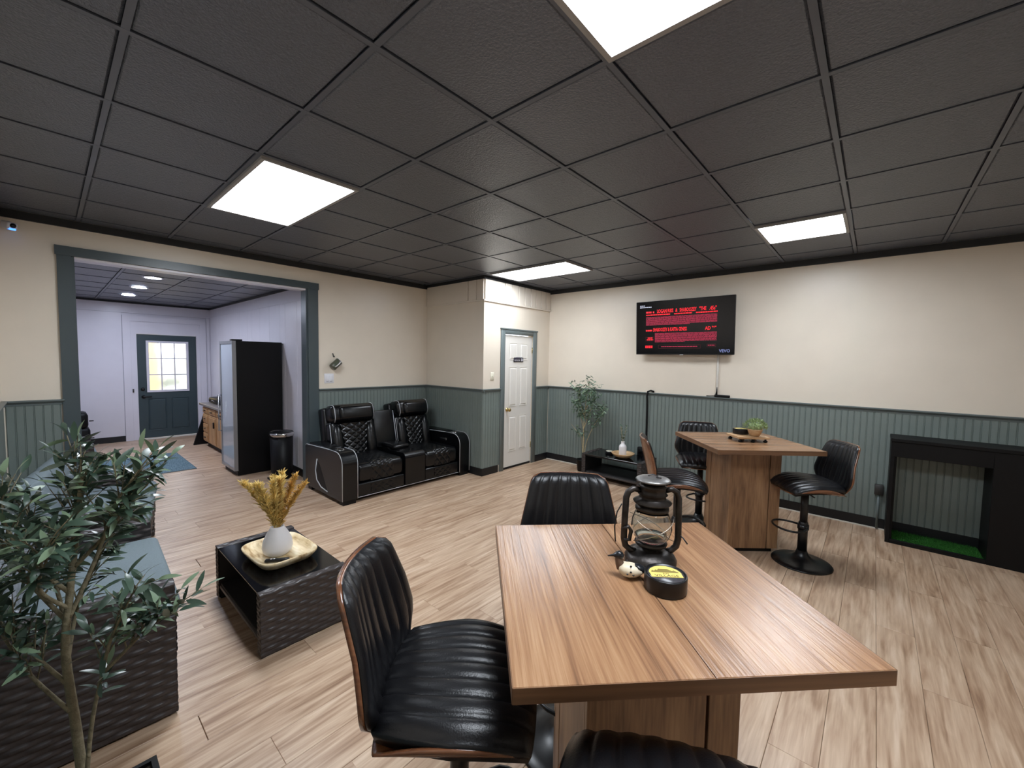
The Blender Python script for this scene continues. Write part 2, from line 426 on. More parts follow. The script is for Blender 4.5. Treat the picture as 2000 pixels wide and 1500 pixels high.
# ---- wainscot: bead boards, rail, baseboard
RZ = 1.205
BWD = 0.0508
def bead_mesh(w):
    h0, h1 = .10, RZ-.035; m = MB()
    prof = [(0, 0), (0, .0045), (.0035, .0085), (w-.010, .0085), (w-.0085, .005), (w-.006, .005), (w-.0045, .0085), (w-.002, .0085), (w, .0045), (w, 0)]
    n = len(prof); v = [(p[0], -p[1], h0) for p in prof]+[(p[0], -p[1], h1) for p in prof]
    m.add(v, [(i, i+1, n+i+1, n+i) for i in range(n-1)]+[tuple(range(n, 2*n))]); me = m.mesh('bead_board'); me.materials.append(MATS['sage']); return me
bead = bead_mesh(BWD); bcache = {}
def wains(wall, start, end, fixed, axis, face):
    """boards along an axis; face = rotation that turns local -y to the room side"""
    s = min(start, end); L = abs(end-start); n = int(L/BWD); pos = 0.0
    while pos < L-.004:
        w = min(BWD, L-pos)
        if w < BWD-1e-4:
            k = round(w, 3)
            if k < .016: break
            if k not in bcache: bcache[k] = bead_mesh(k)
            me = bcache[k]
        else: me = bead
        if axis == 'x': linkmesh('bead_board', me, wall, (s+pos, fixed, 0), (0, 0, 0))
        else: linkmesh('bead_board', me, wall, (fixed, s+pos, 0), (0, 0, PI/2))
        pos += BWD
wains(wall_far, XB+.012, XR, YR, 'x', 0)
wains(wall_closet_side, XL, XB, YB, 'x', 0)
wains(wall_closet_front, YB, 2.838, XB, 'y', 0)
wains(wall_closet_front, 3.664, YR-.01, XB, 'y', 0)
wains(wall_left, .835, YB-.01, XL, 'y', 0)
wains(wall_left, YN+.02, -1.352, XL, 'y', 0)
def rail(name, pts_axis, a0, a1, fixed, sgn):
    prof = [(0, RZ-.045), (.012, RZ-.045), (.014, RZ-.03), (.024, RZ-.02), (.032, RZ-.012), (.032, RZ-.003), (.028, RZ), (0, RZ)]
    m = MB()
    if pts_axis == 'x': m.prism([(fixed+sgn*p[0], p[1]) for p in prof], a0, a1, 'x')
    else: m.prism([(fixed+sgn*p[0], p[1]) for p in prof], a0, a1, 'y')
    return struct(m.obj(name, 'sage_trim'))
rail('trim_8', 'x', XB+.02, XR, YR, -1)
rail('trim_9', 'x', XL, XB+.03, YB, -1)
rail('trim_10', 'y', YB-.03, 2.842, XB, 1)
rail('trim_11', 'y', 3.66, YR, XB, 1)
rail('trim_12', 'y', .832, YB, XL, 1)
rail('trim_13', 'y', YN, -1.345, XL, 1)
rail('trim_14', 'x', XL, XR, YN, 1)
struct(B().box(XL, XR, YN, YN+.01, .1, RZ-.04).obj('trim_15', 'sage'))
def base(name, x0, x1, y0, y1): struct(B().box(x0, x1, y0, y1, 0, .105).obj(name, 'baseboard'))
base('baseboard_far', XB, XR, YR-.016, YR); base('baseboard_closet_side', XL, XB+.016, YB-.016, YB)
base('baseboard_closet_front', XB, XB+.016, YB, 2.81); base('baseboard_closet_end', XB, XB+.016, 3.664, YR-.016)
base('baseboard_left', XL, XL+.016, .835, YB-.016); base('baseboard_left_end', XL, XL+.016, YN, -1.352); base('baseboard_near', XL, XR, YN, YN+.016)
struct(B().box(XB, 1.58, YR-.024, YR-.016, 0, .012).obj('trim_16', 'conduit'))
# ---- casing of the wide opening
cs = MB(); d = .022
cs.box(XL, XL+d, OY0-.085, OY0, 0, OZ).box(XL, XL+d, OY1, OY1+.122, 0, OZ).box(XL, XL+d+.004, OY0-.095, OY1+.13, OZ, OZ+.078)
struct(cs.obj('trim_17', 'blue_trim'))
jm = MB(); jm.box(XL-TH-.002, XL, OY0, OY0+.02, 0, OZ).box(XL-TH-.002, XL, OY1-.02, OY1, 0, OZ)
struct(jm.obj('trim_18', 'blue_trim'))
struct(B().box(XL-TH-.002, XL, OY0+.02, OY1-.02, OZ-.022, OZ).obj('trim_19', 'annex_white'))
# ---- narrow white door
dc = MB()
for (a, b_, c, e) in ((2.84, DY0-.004, 0, 2.065), (DY1+.004, 3.66, 0, 2.065), (DY0-.004, DY1+.004, DZ+.01, 2.065)):
    dc.rbox(XB, XB+.02, a, b_, c, e, .004, 1)
dc.box(XB, XB+.028, 2.83, 3.67, 2.05, 2.068)
struct(dc.obj('trim_20', 'sage_trim'))
door1 = struct(B().box(XB-.05, XB-.012, DY0, DY1, .03, DZ).obj('door_1', 'door_white'))
dm = (DY0+DY1)/2
def raised(x, y0, y1, z0, z1, parent, m):
    b = MB(); g = .018
    b.add([(x, y0, z0), (x, y1, z0), (x, y1, z1), (x, y0, z1), (x-.0075, y0+.010, z0+.010), (x-.0075, y1-.010, z0+.010), (x-.0075, y1-.010, z1-.010), (x-.0075, y0+.010, z1-.010),
           (x+.004, y0+g+.008, z0+g+.008), (x+.004, y1-g-.008, z0+g+.008), (x+.004, y1-g-.008, z1-g-.008), (x+.004, y0+g+.008, z1-g-.008)],
          [(0, 1, 5, 4), (1, 2, 6, 5), (2, 3, 7, 6), (3, 0, 4, 7), (4, 5, 9, 8), (5, 6, 10, 9), (6, 7, 11, 10), (7, 4, 8, 11), (8, 9, 10, 11)])
    b.box(x-.0095, x-.0076, y0, y1, z0, z1)
    return b.obj('raised_panel', m, parent)
for yy in (DY0+.115, dm+.04):
    for (z0, z1) in ((.26, .78), (.93, 1.44+.07), (1.62, 1.86)):
        raised(XB-.0118+.0085, yy, yy+.165, z0, z1, door1, 'door_white')
kn = MB(Matrix.Translation((XB-.012, 3.01, .885)) @ Matrix.Rotation(PI/2, 4, 'Y'))
kn.lathe([(0, 0), (.03, 0), (.03, .006), (.012, .012), (.011, .032), (.022, .04), (.028, .052), (.022, .066), (0, .07)], 16)
kn.obj('door_knob', 'brass', door1)
for z in (.25, 1.72):
    B().lathe([(.006, 0), (.006, .09)], 8, (XB-.006, DY1+.004, z)).obj('hinge', 'brass', door1)
struct(B().box(XB-.05, XB-.005, DY0, DY1, .001, .03).obj('trim_21', 'dark_gap'))
sg = thing('restroom_sign', 'small dark restroom sign on the upper part of the white door', 'sign', (XB-.0025, 3.245, 1.62))
B().rbox(-.008, .004, -.108, .108, -.034, .034, .003, 1).obj('plate', 'sign_dark', sg)
text('lettering', 'RESTROOM', .030, 'sign_white', sg, (.0045, -.098, -.022), (PI/2, 0, PI/2), sx=.82)
ic = MB()
for s in (-1, 1):
    c = .078+s*.014
    ic.box(.004, .0052, c-.006, c+.006, -.022, .004); ic.box(.004, .0052, c-.005, c+.005, .008, .019)
ic.obj('pictogram', 'sign_white', sg)
sw = thing('light_switch', 'ivory single light switch beside the narrow white door', 'light switch', (XB, 2.678, 1.38))
B().rbox(0, .006, -.036, .036, -.058, .058, .004, 1).obj('plate', 'ivory_plastic', sw); B().rbox(.004, .016, -.005, .005, -.012, .012, .002, 1).obj('toggle', 'ivory_plastic', sw)
sw = thing('light_switch', 'white double switch plate under the hanging mug', 'light switch', (XL, .965, 1.335))
B().rbox(0, .006, -.062, .062, -.062, .062, .004, 1).obj('plate', 'white_plastic', sw)
for s in (-1, 1):
    B().rbox(.003, .010, s*.024-.018, s*.024+.018, -.036, .036, .003, 1).obj('rocker', 'white_plastic', sw)
    B().box(.0095, .0105, s*.024-.014, s*.024+.014, -.045, -.041).obj('label_strip', 'annex_line', sw)

# ------------------------------------------------------------------ annex behind the opening
struct(B().box(AX, XL-TH, AY1, AY1+.1, 0, 2.7).obj('wall_annex_right', 'annex_white'))
BD0, BD1, BDZ = -.325, .560, 1.97
aw = MB(); aw.box(AX-.12, AX, AY0, BD0-.003, 0, 2.7).box(AX-.12, AX, BD1+.003, AY1+.1, 0, 2.7).box(AX-.12, AX, BD0-.003, BD1+.003, BDZ+.003, 2.7)
wall_annex_far = struct(aw.obj('wall_annex_far', 'annex_white'))
struct(B().box(AX-.12, XL-TH, AY0-.1, AY0, 0, 2.7).obj('wall_annex_left', 'annex_white'))
struct(B().box(XL-TH-.02, XL-TH, AY0, OY0-.02, 0, 2.7).obj('wall_annex_near', 'annex_white'))
aceil = struct(B().box(AX-.12, XL-TH, AY0, AY1, AZ+.05, AZ+.09).obj('ceiling_annex', 'ceil_edge'))
tiles(aceil, AX, XL-TH, AY0, AY1, AZ, -3.98, -.84)
am = MB(); am.box(AX, AX+.014, AY0, AY1, 2.345, 2.36).box(AX, XL-TH, AY1-.014, AY1, 2.345, 2.36)
struct(am.obj('trim_22', 'annex_white'))
am = MB(); am.box(AX, AX+.02, AY0, AY1, AZ-.03, AZ+.004).box(AX, XL-TH, AY1-.02, AY1, AZ-.03, AZ+.004)
struct(am.obj('trim_23', 'ceil_edge'))
# panel boards of the annex walls
def board(x0, x1, y0, y1, z0, z1, parent): B().rbox(x0, x1, y0, y1, z0, z1, .003, 1, False).obj('wall_board', 'annex_white', parent)
wr = bpy.data.objects['wall_annex_right']
xb = XL-TH
k = 0
while xb > AX+.05:
    w = (.41, .405, .20, .41)[k % 4]; e = max(xb-w, AX)
    board(e+.0015, xb-.0015, AY1-.010, AY1, .10, 2.345, wr); xb = e; k += 1
for (a, b_) in ((AY0, -.518),):
    y = b_
    while y > a+.05:
        e = max(y-1.2, a); board(AX, AX+.010, e+.0015, y-.0015, .10, 2.345, wall_annex_far); y = e
board(AX, AX+.010, .722, AY1-.012, .10, 2.345, wall_annex_far)
struct(B().box(AX+.0, AX+.02, AY0, -.52, 0, .10).obj('baseboard_annex_far', 'baseboard'))
struct(B().box(AX, XL-TH, AY1-.02, AY1, 0, .10).obj('baseboard_annex_right', 'baseboard'))
# casing of the back door
bc = MB()
for (a, b_, c, e, dd) in ((-.515, -.41, 0, 2.20, .022), (.62, .72, 0, 2.20, .022), (-.515, .72, 2.20, 2.30, .024), (-.41, -.335, 0, 2.20, .008), (.57, .62, 0, 2.20, .008), (-.335, .57, BDZ+.01, 2.20, .008)):
    bc.box(AX, AX+dd, a, b_, c, e)
struct(bc.obj('trim_24', 'annex_white'))
ln = MB(); ln.box(AX, AX+.0225, -.519, -.515, 0, 2.30).box(AX+.0225, AX+.0232, -.41, .62, 2.197, 2.203).box(AX, AX+.0105, -.411, -.408, 0, 2.2).box(AX, AX+.0225, .72, .723, 0, 2.3).box(AX+.002, AX+.0145, AY0, AY1, 2.341, 2.345)  # thin grey strips painting shadow lines into the gaps along casing and moulding
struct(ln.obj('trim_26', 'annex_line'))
struct(B().box(AX-.02, AX+.06, BD0-.02, BD1+.02, 0, .014).obj('trim_25', 'conduit'))
# back door with nine panes
WY0, WY1, WZ0, WZ1 = -.18, .415, .905, 1.835
d2 = MB(); X0, X1 = AX-.06, AX-.016
d2.box(X0, X1, BD0, WY0, .016, BDZ).box(X0, X1, WY1, BD1, .016, BDZ).box(X0, X1, WY0, WY1, .016, WZ0).box(X0, X1, WY0, WY1, WZ1, BDZ)
door2 = struct(d2.obj('door_2', 'door_green'))
fr = MB()
for (a, b_, c, e) in ((WY0-.02, WY0+.02, WZ0-.02, WZ1+.02), (WY1-.02, WY1+.02, WZ0-.02, WZ1+.02), (WY0+.02, WY1-.02, WZ0-.02, WZ0+.02), (WY0+.02, WY1-.02, WZ1-.02, WZ1+.02)):
    fr.box(X1-.01, X1+.014, a, b_, c, e)
fr.obj('window_frame', 'annex_white', door2)
for i in (1, 2):
    yy = WY0+(WY1-WY0)*i/3; B().box(X1-.008, X1+.008, yy-.009, yy+.009, WZ0+.02, WZ1-.02).obj('glazing_bar', 'annex_white', door2)
    zz = WZ0+(WZ1-WZ0)*i/3; B().box(X1-.007, X1+.007, WY0+.02, WY1-.02, zz-.009, zz+.009).obj('glazing_bar', 'annex_white', door2)
for i in range(3):
    for j in range(3):
        ya, yb = WY0+(WY1-WY0)*i/3+.003, WY0+(WY1-WY0)*(i+1)/3-.003; za, zb = WZ0+(WZ1-WZ0)*j/3+.003, WZ0+(WZ1-WZ0)*(j+1)/3-.003
        B().box(X1-.030, X1-.026, ya, yb, za, zb).obj('pane', 'pane', door2)
for yy in (-.19, .155):
    for (z0, z1) in ((.16, .76),):
        raised(X1+.0085, yy, yy+.27, z0, z1, door2, 'door_green')
lv = MB(Matrix.Translation((X1, BD0+.07, .80)) @ Matrix.Rotation(PI/2, 4, 'Y')); lv.lathe([(0, 0), (.03, 0), (.03, .01), (.012, .014), (.012, .045), (0, .046)], 14)
lv.M = Matrix(); lv.rbox(X1+.034, X1+.048, BD0+.06, BD0+.19, .79, .812, .006, 2); lv.obj('lever_handle', 'black_metal', door2)
lv = MB(Matrix.Translation((X1, BD0+.065, .945)) @ Matrix.Rotation(PI/2, 4, 'Y')); lv.lathe([(0, 0), (.031, 0), (.028, .018), (0, .02)], 14); lv.obj('deadbolt', 'black_metal', door2)
st = MB(); st.rbox(AX+.01, AX+.03, -.405, -.385, .89, .955, .003, 1); tag(st.obj('door_latch', 'grey_box'), 'tiny dark latch on the white casing left of the back door', 'latch')
# outside of the back door
tag(B().box(AX-14, AX-.3, -6, 8, -.3, -.1).obj('exterior_ground', 'ext_ground'), 'pale ground outside seen through the back door window', 'ground')['kind'] = 'structure'
tag(B().box(AX-3.2, AX-3.0, -2.6, .40, -.1, 3.4).obj('exterior_wall', 'ext_yellow'), 'yellow wall outside seen through the left panes of the back door', 'wall')
hd = MB()
for i in range(60):
    c = Vector((AX-6+random.uniform(-.4, .4), random.uniform(-1.5, 3.2), random.uniform(.1, 1.5))); r = random.uniform(.15, .35)
    hd.lathe([(0, -r), (r*.8, -r*.5), (r, 0), (r*.75, r*.55), (0, r)], 7, c[:], False)
tag(hd.obj('exterior_hedge', 'ext_green'), 'pale greenery outside seen through the right panes of the back door', 'hedge')
# downlights
dn = ['downlight nearest the wide opening in the back room ceiling', 'middle one of the three downlights in the back room', 'farthest downlight near the back door wall']
for i, X in enumerate((-5.27, -6.41, -7.56)):
    t = thing('downlight', dn[i], 'downlight', (X, -.54, AZ), group='round downlights in the back room')
    rg = MB(); rg.lathe([(.085, .002), (.105, .002), (.105, -.008), (.08, -.010)], 24, cap=False); rg.obj('trim_ring', 'white_plastic', t)
    B().lathe([(0, -.002), (.085, -.002), (.085, -.006), (0, -.007)], 24).obj('lens', 'down_light', t)

# ================================================================== bar stools
def lerp(tab, v):
    for (a, p), (b, q) in zip(tab, tab[1:]):
        if v <= b: return p+(q-p)*(v-a)/(b-a)
    return tab[-1][1]
NFL = 8
def groove(s):                       # s in [0,1] across; 0 in the stitch line, 1 on the crown of a channel
    f = (s*NFL) % 1.0; return abs(math.sin(PI*f))**0.45
BTAB = [(0, .075), (.04, .105), (.12, .150), (.24, .198), (.34, .222), (.42, .226), (.60, .210), (.85, .187), (.93, .178), (.97, .165), (1.0, .135)]
def back_pt(s, v, off, grow=0.0):
    """s,v in [0,1]; off forward of the mid surface"""
    y = (lerp(BTAB, v)+grow)*(2*s-1); c = .060*(y/.22)**2*min(1, .35+v)
    x = -.205-.10*v+c+off; z = .585+(.415+grow*.6)*v - (grow*.4 if v < .01 else 0)
    return (x, y, z)
def seat_xy(s, t, k=.42, a=.215, b=.232):
    u, w = 2*s-1, 2*t-1
    return a*u*math.sqrt(1-w*w*k*.5)*1.0, b*w*math.sqrt(1-u*u*k*.5)*(1.0-.10*max(0, -u))
def seat_top(s, t):
    x, y = seat_xy(s, t); u, w = 2*s-1, 2*t-1
    ed = max(abs(u), abs(w)); fall = .024*max(0, (ed-.72)/.28)**2
    z = .708-.035*max(0, u)**2-.012*u*u+.004-.010*w*w-fall-.010*(1-groove(t))*(1 if ed < .97 else 0)
    return (x, y, z)
def seat_bot(s, t):
    x, y = seat_xy(s, t); u, w = 2*s-1, 2*t-1
    return (x*.96, y*.95, .645-.030*max(0, u)**2-.012*w*w)
sp = {}
m = MB(); m.surf(seat_top, seat_bot, 14, 64); sp['seat'] = (m, 'leather', 1)
m = MB()
def shell_o(s, t, th=0.0):
    u, w = 2*s-1, 2*t-1; x = .205*u*math.sqrt(1-.25*w*w); y = (.226+th)*math.sin(w*PI/2)*math.sqrt(1-u*u*.28)
    z = .618-th*(1-abs(w)**2)+(.052*(1-u*u)+.004)*abs(w)**2.6
    return (x, y, z)
m.surf(lambda s, t: shell_o(s, t, 0), lambda s, t: shell_o(s, t, .011), 16, 20); sp['seat_shell'] = (m, 'walnut', 1)
m = MB()
def pad(s, v):
    e = min(s, 1-s)*8; ev = min(v, 1-v)*12
    b = min(1, e)**.5*min(1, ev)**.5
    return back_pt(s, v, .006+.030*b-.009*(1-groove(s))*b)
m.surf(pad, lambda s, v: back_pt(s, v, .004), 64, 26); sp['backrest'] = (m, 'leather', 1)
m = MB(); m.surf(lambda s, v: back_pt(s, v, .0035, .0022), lambda s, v: back_pt(s, v, -.010, .0022), 16, 26); sp['back_shell'] = (m, 'walnut', 1)
m = MB(); m.rbox(-.23, .02, -.035, .035, .592, .606, .006, 1); m.rbox(-.235, -.20, -.05, .05, .585, .62, .005, 1); sp['bracket'] = (m, 'black_metal', 1)
m = MB(); m.lathe([(.027, .30), (.027, .598)], 20); m.lathe([(.0335, .085), (.0335, .335), (.027, .345)], 20); sp['column'] = (m, 'black_metal', 0)
m = MB(); m.lathe([(0, 0), (.205, 0), (.212, .004), (.205, .012), (.16, .020), (.11, .032), (.07, .05), (.046, .075), (.036, .105), (0, .106)], 40); sp['base'] = (m, 'black_metal', 0)
m = MB()
pts = [(-.01, .045, .30)]+[(.06, .115, .30)]+[(.19*math.cos(a)*.55+.115, .135*math.sin(a), .30) for a in [PI/2*(1-i/6) for i in range(13)]]+[(.06, -.115, .30), (-.01, -.045, .30)]
m.tube(pts, .0085, 8); m.lathe([(.040, -.02), (.040, .02)], 16, (0, 0, .30)); m.tube([(0, -.045, .30), (-.03, 0, .30), (0, .045, .30)], .0085, 8); sp['footrest'] = (m, 'black_metal', 0)
m = MB(); m.tube([(.0, .02, .600), (.03, .10, .597), (.03, .17, .594)], .005, 6); sp['lift_lever'] = (m, 'black_metal', 1)
SMESH = {}
for k, (mb, mt, up) in sp.items():
    me = mb.mesh(k); me.materials.append(MATS[mt]); SMESH[k] = (me, up)
def stool(x, y, deg, dz, label, group, basedeg=None):
    t = thing('bar_stool', label, 'stool', (x, y, 0), math.radians(deg), group)
    for k, (me, up) in SMESH.items():
        o = linkmesh(k, me, t, (0, 0, dz if up else 0))
        if k == 'column' : o.scale = (1, 1, (0.598+dz)/0.598)
    return t
NEARS, FARS = 'channel-stitched bar stools at the near table', 'channel-stitched bar stools at the far table'
stool(.590, -.69, 42, .055, 'black channel-stitched bar stool on the left of the near table, seat in full view', NEARS)
stool(.527, -.022, -52, .075, 'black bar stool behind the near table showing only its backrest above the tabletop', NEARS)
stool(1.20, -.69, 118, .085, 'dark bar stool pushed under the front edge of the near table at the bottom', NEARS)
stool(.25, 1.985, 28, 0, 'bar stool left of the far table, seen from the side with walnut back', FARS)
stool(.165, 2.865, -64, -.01, 'bar stool behind the far table between it and the panelled wall', FARS)
stool(1.052, 2.605, 216, 0, 'bar stool right of the far table beside the black surround, round base in view', FARS)

# ================================================================== pub tables
def table(x, y, deg, grain, label, L=.87, W=.842):
    t = thing('pub_table', label, 'table', (x, y, 0), math.radians(deg), 'square pedestal pub tables')
    wm = 'top_wood_y' if grain == 'y' else 'top_wood_x'
    g = .0012
    if grain == 'y':
        for (a, b_) in ((-L/2, -g+.01), (g+.01, L/2)):
            B().rbox(a, b_, -W/2, W/2, .893, .93, .0015, 1, False).obj('tabletop_board', wm, t)
    else:
        for (a, b_) in ((-W/2, -g), (g, W/2)):
            B().rbox(-L/2, L/2, a, b_, .893, .93, .0015, 1, False).obj('tabletop_board', wm, t)
    e = .0016
    for (a, b_) in ((-W/2-e, -W/2-.0001), (W/2+.0001, W/2+e)): B().box(-L/2, L/2, a, b_, .8932, .9292).obj('edge_band', 'edge_x', t)
    for (a, b_) in ((-L/2-e, -L/2-.0001), (L/2+.0001, L/2+e)): B().box(a, b_, -W/2, W/2, .8932, .9292).obj('edge_band', 'edge_y', t)
    s = .215; th = .02
    # pedestal faces: a wide board and a narrow strip with a dark joint between
    c = .118
    B().box(-s+th, s-th, -s+th, s-th, .04, .892).obj('pedestal_core', 'dark_gap', t)
    for (x0, x1) in ((-s, s-.098), (s-.090, s)):
        B().rbox(x0, x1, -s, -s+th, .04, .8925, .0015, 1, False).obj('pedestal_board', 'ped_wood', t)
        B().rbox(x0, x1, s-th, s, .04, .8925, .0015, 1, False).obj('pedestal_board', 'ped_wood', t)
    for (y0, y1) in ((-s+th+.0005, s-.098), (s-.090, s-th-.0005)):
        B().rbox(-s, -s+th, y0, y1, .04, .8925, .0015, 1, False).obj('pedestal_board', 'ped_wood', t)
        B().rbox(s-th, s, y0, y1, .04, .8925, .0015, 1, False).obj('pedestal_board', 'ped_wood', t)
    B().box(-s+.03, s-.03, -s+.03, s-.03, 0, .04).obj('plinth', 'black_matte', t)
    return t
table(.892, -.211, 46.1, 'y', 'large wooden pub table in the foreground holding the lantern')
table(.570, 2.673, 41.7, 'x', 'wooden pub table in the middle distance holding the small green plant')

# ================================================================== loveseat recliner
LG = 'leather_gloss'
ls = thing('recliner_loveseat', 'black leather two-seat recliner with centre console and white piping', 'sofa', (-2.80, .62, 0), 0)
# local: x forward (front at 0, back at -0.95), y along 0..1.84
W_ = 1.85
def arm_prof():
    p = [(-.93, .05), (-.93, .535), (-.90, .55), (-.30, .575)]
    for i in range(9):
        a = PI/2*(1-i/8); p.append((-.14+.14*math.cos(a), .435+.14*math.sin(a)))
    p += [(0, .05)]
    return p
for (y0, y1, out) in ((0, .185, -1), (W_-.185, W_, 1)):
    a = MB(); a.prism(arm_prof(), y0, y1, 'y'); arm = a.obj('arm', LG, ls)
    for yy in (y0+.004, y1-.004):
        B().tube([(p[0]+.003, yy, p[1]+.002) for p in arm_prof()[3:]], .0038, 6).obj('piping', 'piping', arm)
    B().tube([(-.93, y0+.004, .537), (-.9, y0+.004, .553), (-.3, y0+.004, .578)], .004, 6).obj('piping', 'piping', arm)
    cy = (y0+y1)/2
    cu = MB(); cu.lathe([(.038, .0), (.05, .0), (.052, .006), (.042, .008), (.038, .002)], 20, (-.22, cy, .574), cap=False); cu.obj('cup_holder', 'chrome', arm)
    B().lathe([(0, 0), (.04, 0), (.04, .003), (0, .003)], 20, (-.22, cy, .574)).obj('cup_well', 'black_gloss', arm)
    B().rbox(-.84, -.34, y0+.01, y1-.01, .556, .582, .012, 2).obj('arm_pad', LG, arm)
    for x0 in (-.9, -.10): B().box(x0, x0+.09, y0+.02, y1-.02, 0, .05).obj('foot', 'black_matte', arm)
    if out < 0:
        lf = [(-.60, .40), (-.54, .36), (-.44, .22), (-.36, .10), (-.50, .12), (-.60, .18), (-.63, .28)]
        B().prism([(p[0], p[1]) for p in lf], y0-.002, y0+.01, 'y').obj('side_pocket', 'black_matte', arm)
        B().tube([(p[0], y0-.003, p[1]) for p in [(-.60, .42), (-.645, .28), (-.61, .17), (-.50, .11), (-.34, .09)]], .006, 6).obj('pocket_piping', 'piping', arm)
    else:
        B().rbox(-.42, -.28, y0-.006, y0+.004, .455, .49, .005, 2).obj('switch_plate', 'chrome', arm)
B().box(-.92, -.03, .185, W_-.185, .045, .20).obj('base_frame', LG, ls)
B().tube([(-.018, .19, .052), (-.018, W_-.19, .052)], .0038, 6).obj('base_piping', 'piping', ls)
def quilt(u, v, nu, nv):
    a = abs(math.sin(PI*(u*nu+v*nv))); b = abs(math.sin(PI*(u*nu-v*nv))); return min(a, b)**.6
seats = ((.19, .80), (1.10, W_-.19))
for (y0, y1) in seats:
    w = y1-y0
    sc = MB(); sc.rbox(-.80, -.015, y0+.003, y1-.003, .20, .42, .06, 4); so = sc.obj('seat_cushion', LG, ls)
    q = MB(); ya, yb = y0+w*.26, y1-w*.26
    def qf(u, v):
        ang = PI/2*min(1, max(0, (v-.45)/.35)); R = .062
        if v < .45: x, z = -.42+(.42-.077)*v/.45, .421
        elif v < .8: x, z = -.077+R*math.sin(ang), .421-R*(1-math.cos(ang))
        else: x, z = -.015, .359-.14*(v-.8)/.2
        d = .008*quilt(u, v, 3, 6.5)*min(1, 6*min(u, 1-u))**.5
        return (x+d*math.sin(ang), ya+(yb-ya)*u, z+d*math.cos(ang))
    q.sheet(qf, 48, 104); q.obj('quilted_seat_panel', LG, so)
    ft = MB(); ft.rbox(-.10, -.012, y0+.004, y1-.004, .062, .205, .02, 3); fo = ft.obj('footrest_panel', LG, ls)
    q = MB(); q.sheet(lambda u, v: (-.012+.007*quilt(u, v, 3, 1.7), ya+(yb-ya)*u, .08+.11*v), 36, 20); q.obj('quilted_footrest', LG, fo)
    # backrest
    lean = .20
    Mb = Matrix.Translation((-.58, 0, .34)) @ Matrix.Rotation(-lean, 4, 'Y')
    bk = MB(Mb); bk.rbox(-.24, -.02, y0+.005, y1-.005, .0, .50, .06, 4); bo = bk.obj('backrest', LG, ls)
    b2 = MB(Mb); b2.rbox(-.30, -.14, y0-.012, y1+.012, .12, .68, .03, 3); b2.obj('back_frame', LG, bo)
    for s in (0, 1):
        yc = y0+.085 if s == 0 else y1-.085
        bl = MB(); bl.M = Mb @ Matrix.Translation((-.02, yc, .20)) ; bl.lathe([(0, -.21), (.045, -.19), (.068, -.10), (.07, .0), (.06, .14), (.035, .23), (0, .25)], 16, sx=.62, sy=1.0)
        bl.obj('side_bolster', LG, bo)
    q = MB(Mb); yqa, yqb = y0+.145, y1-.145
    def qb(u, v):
        k = .80+.35*v; yy = (yqa+yqb)/2+(yqb-yqa)*(u-.5)*k
        return (-.012+.026*math.sin(PI*u)**.5*1.0+.011*quilt(u, v, 3, 5), yy, .06+.40*v)
    q.sheet(qb, 60, 100); q.obj('quilted_back_panel', LG, bo)
    hd_ = MB(Mb); hd_.rbox(-.22, .045, y0+.012, y1-.012, .475, .70, .07, 5); ho = hd_.obj('headrest', LG, ls)
    pl = MB(Mb); pl.rbox(-.02, .085, y0+.10, y1-.06, .49, .675, .05, 4); pl.obj('headrest_pillow', LG, ho)
    for yy in (y0+.05, y1-.05):
        pp = MB(Mb); pp.tube([(-.15, yy, .698), (-.03, yy, .698), (.015, yy, .683), (.039, yy, .64), (.042, yy, .55), (.036, yy, .52), (.01, yy, .482)], .0038, 6); pp.obj('piping', 'piping', ho)
    pp = MB(Mb); pp.tube([(-.03, y0+.004, .46), (-.02, y0+.004, .10)], .0038, 6); pp.obj('piping', 'piping', bo)
# console
cn = MB()
pr = [(-.78, .2), (-.78, .435), (-.40, .46), (-.34, .44), (-.12, .452)]
for i in range(7):
    a = PI/2*(1-i/6); pr.append((-.075+.065*math.cos(a), .387+.065*math.sin(a)))
pr += [(-.010, .06), (-.3, .06)]
cn.prism(pr, .805, 1.095, 'y'); co = cn.obj('console', LG, ls)
B().rbox(-.62, -.30, .83, 1.07, .44, .50, .028, 3).obj('console_lid', LG, co)
B().box(-.29, -.14, .85, 1.05, .448, .4535).obj('console_tray', 'black_gloss', co)
Mb = Matrix.Translation((-.64, 0, .36)) @ Matrix.Rotation(-.22, 4, 'Y')
cb = MB(Mb); cb.rbox(-.10, .0, .795, 1.105, 0, .56, .02, 3); cb.obj('console_back', LG, ls)
cb = MB(Mb); cb.tube([(.0, 1.10, .03), (.0, 1.10, .54)], .005, 6); cb.obj('piping', 'piping', ls)

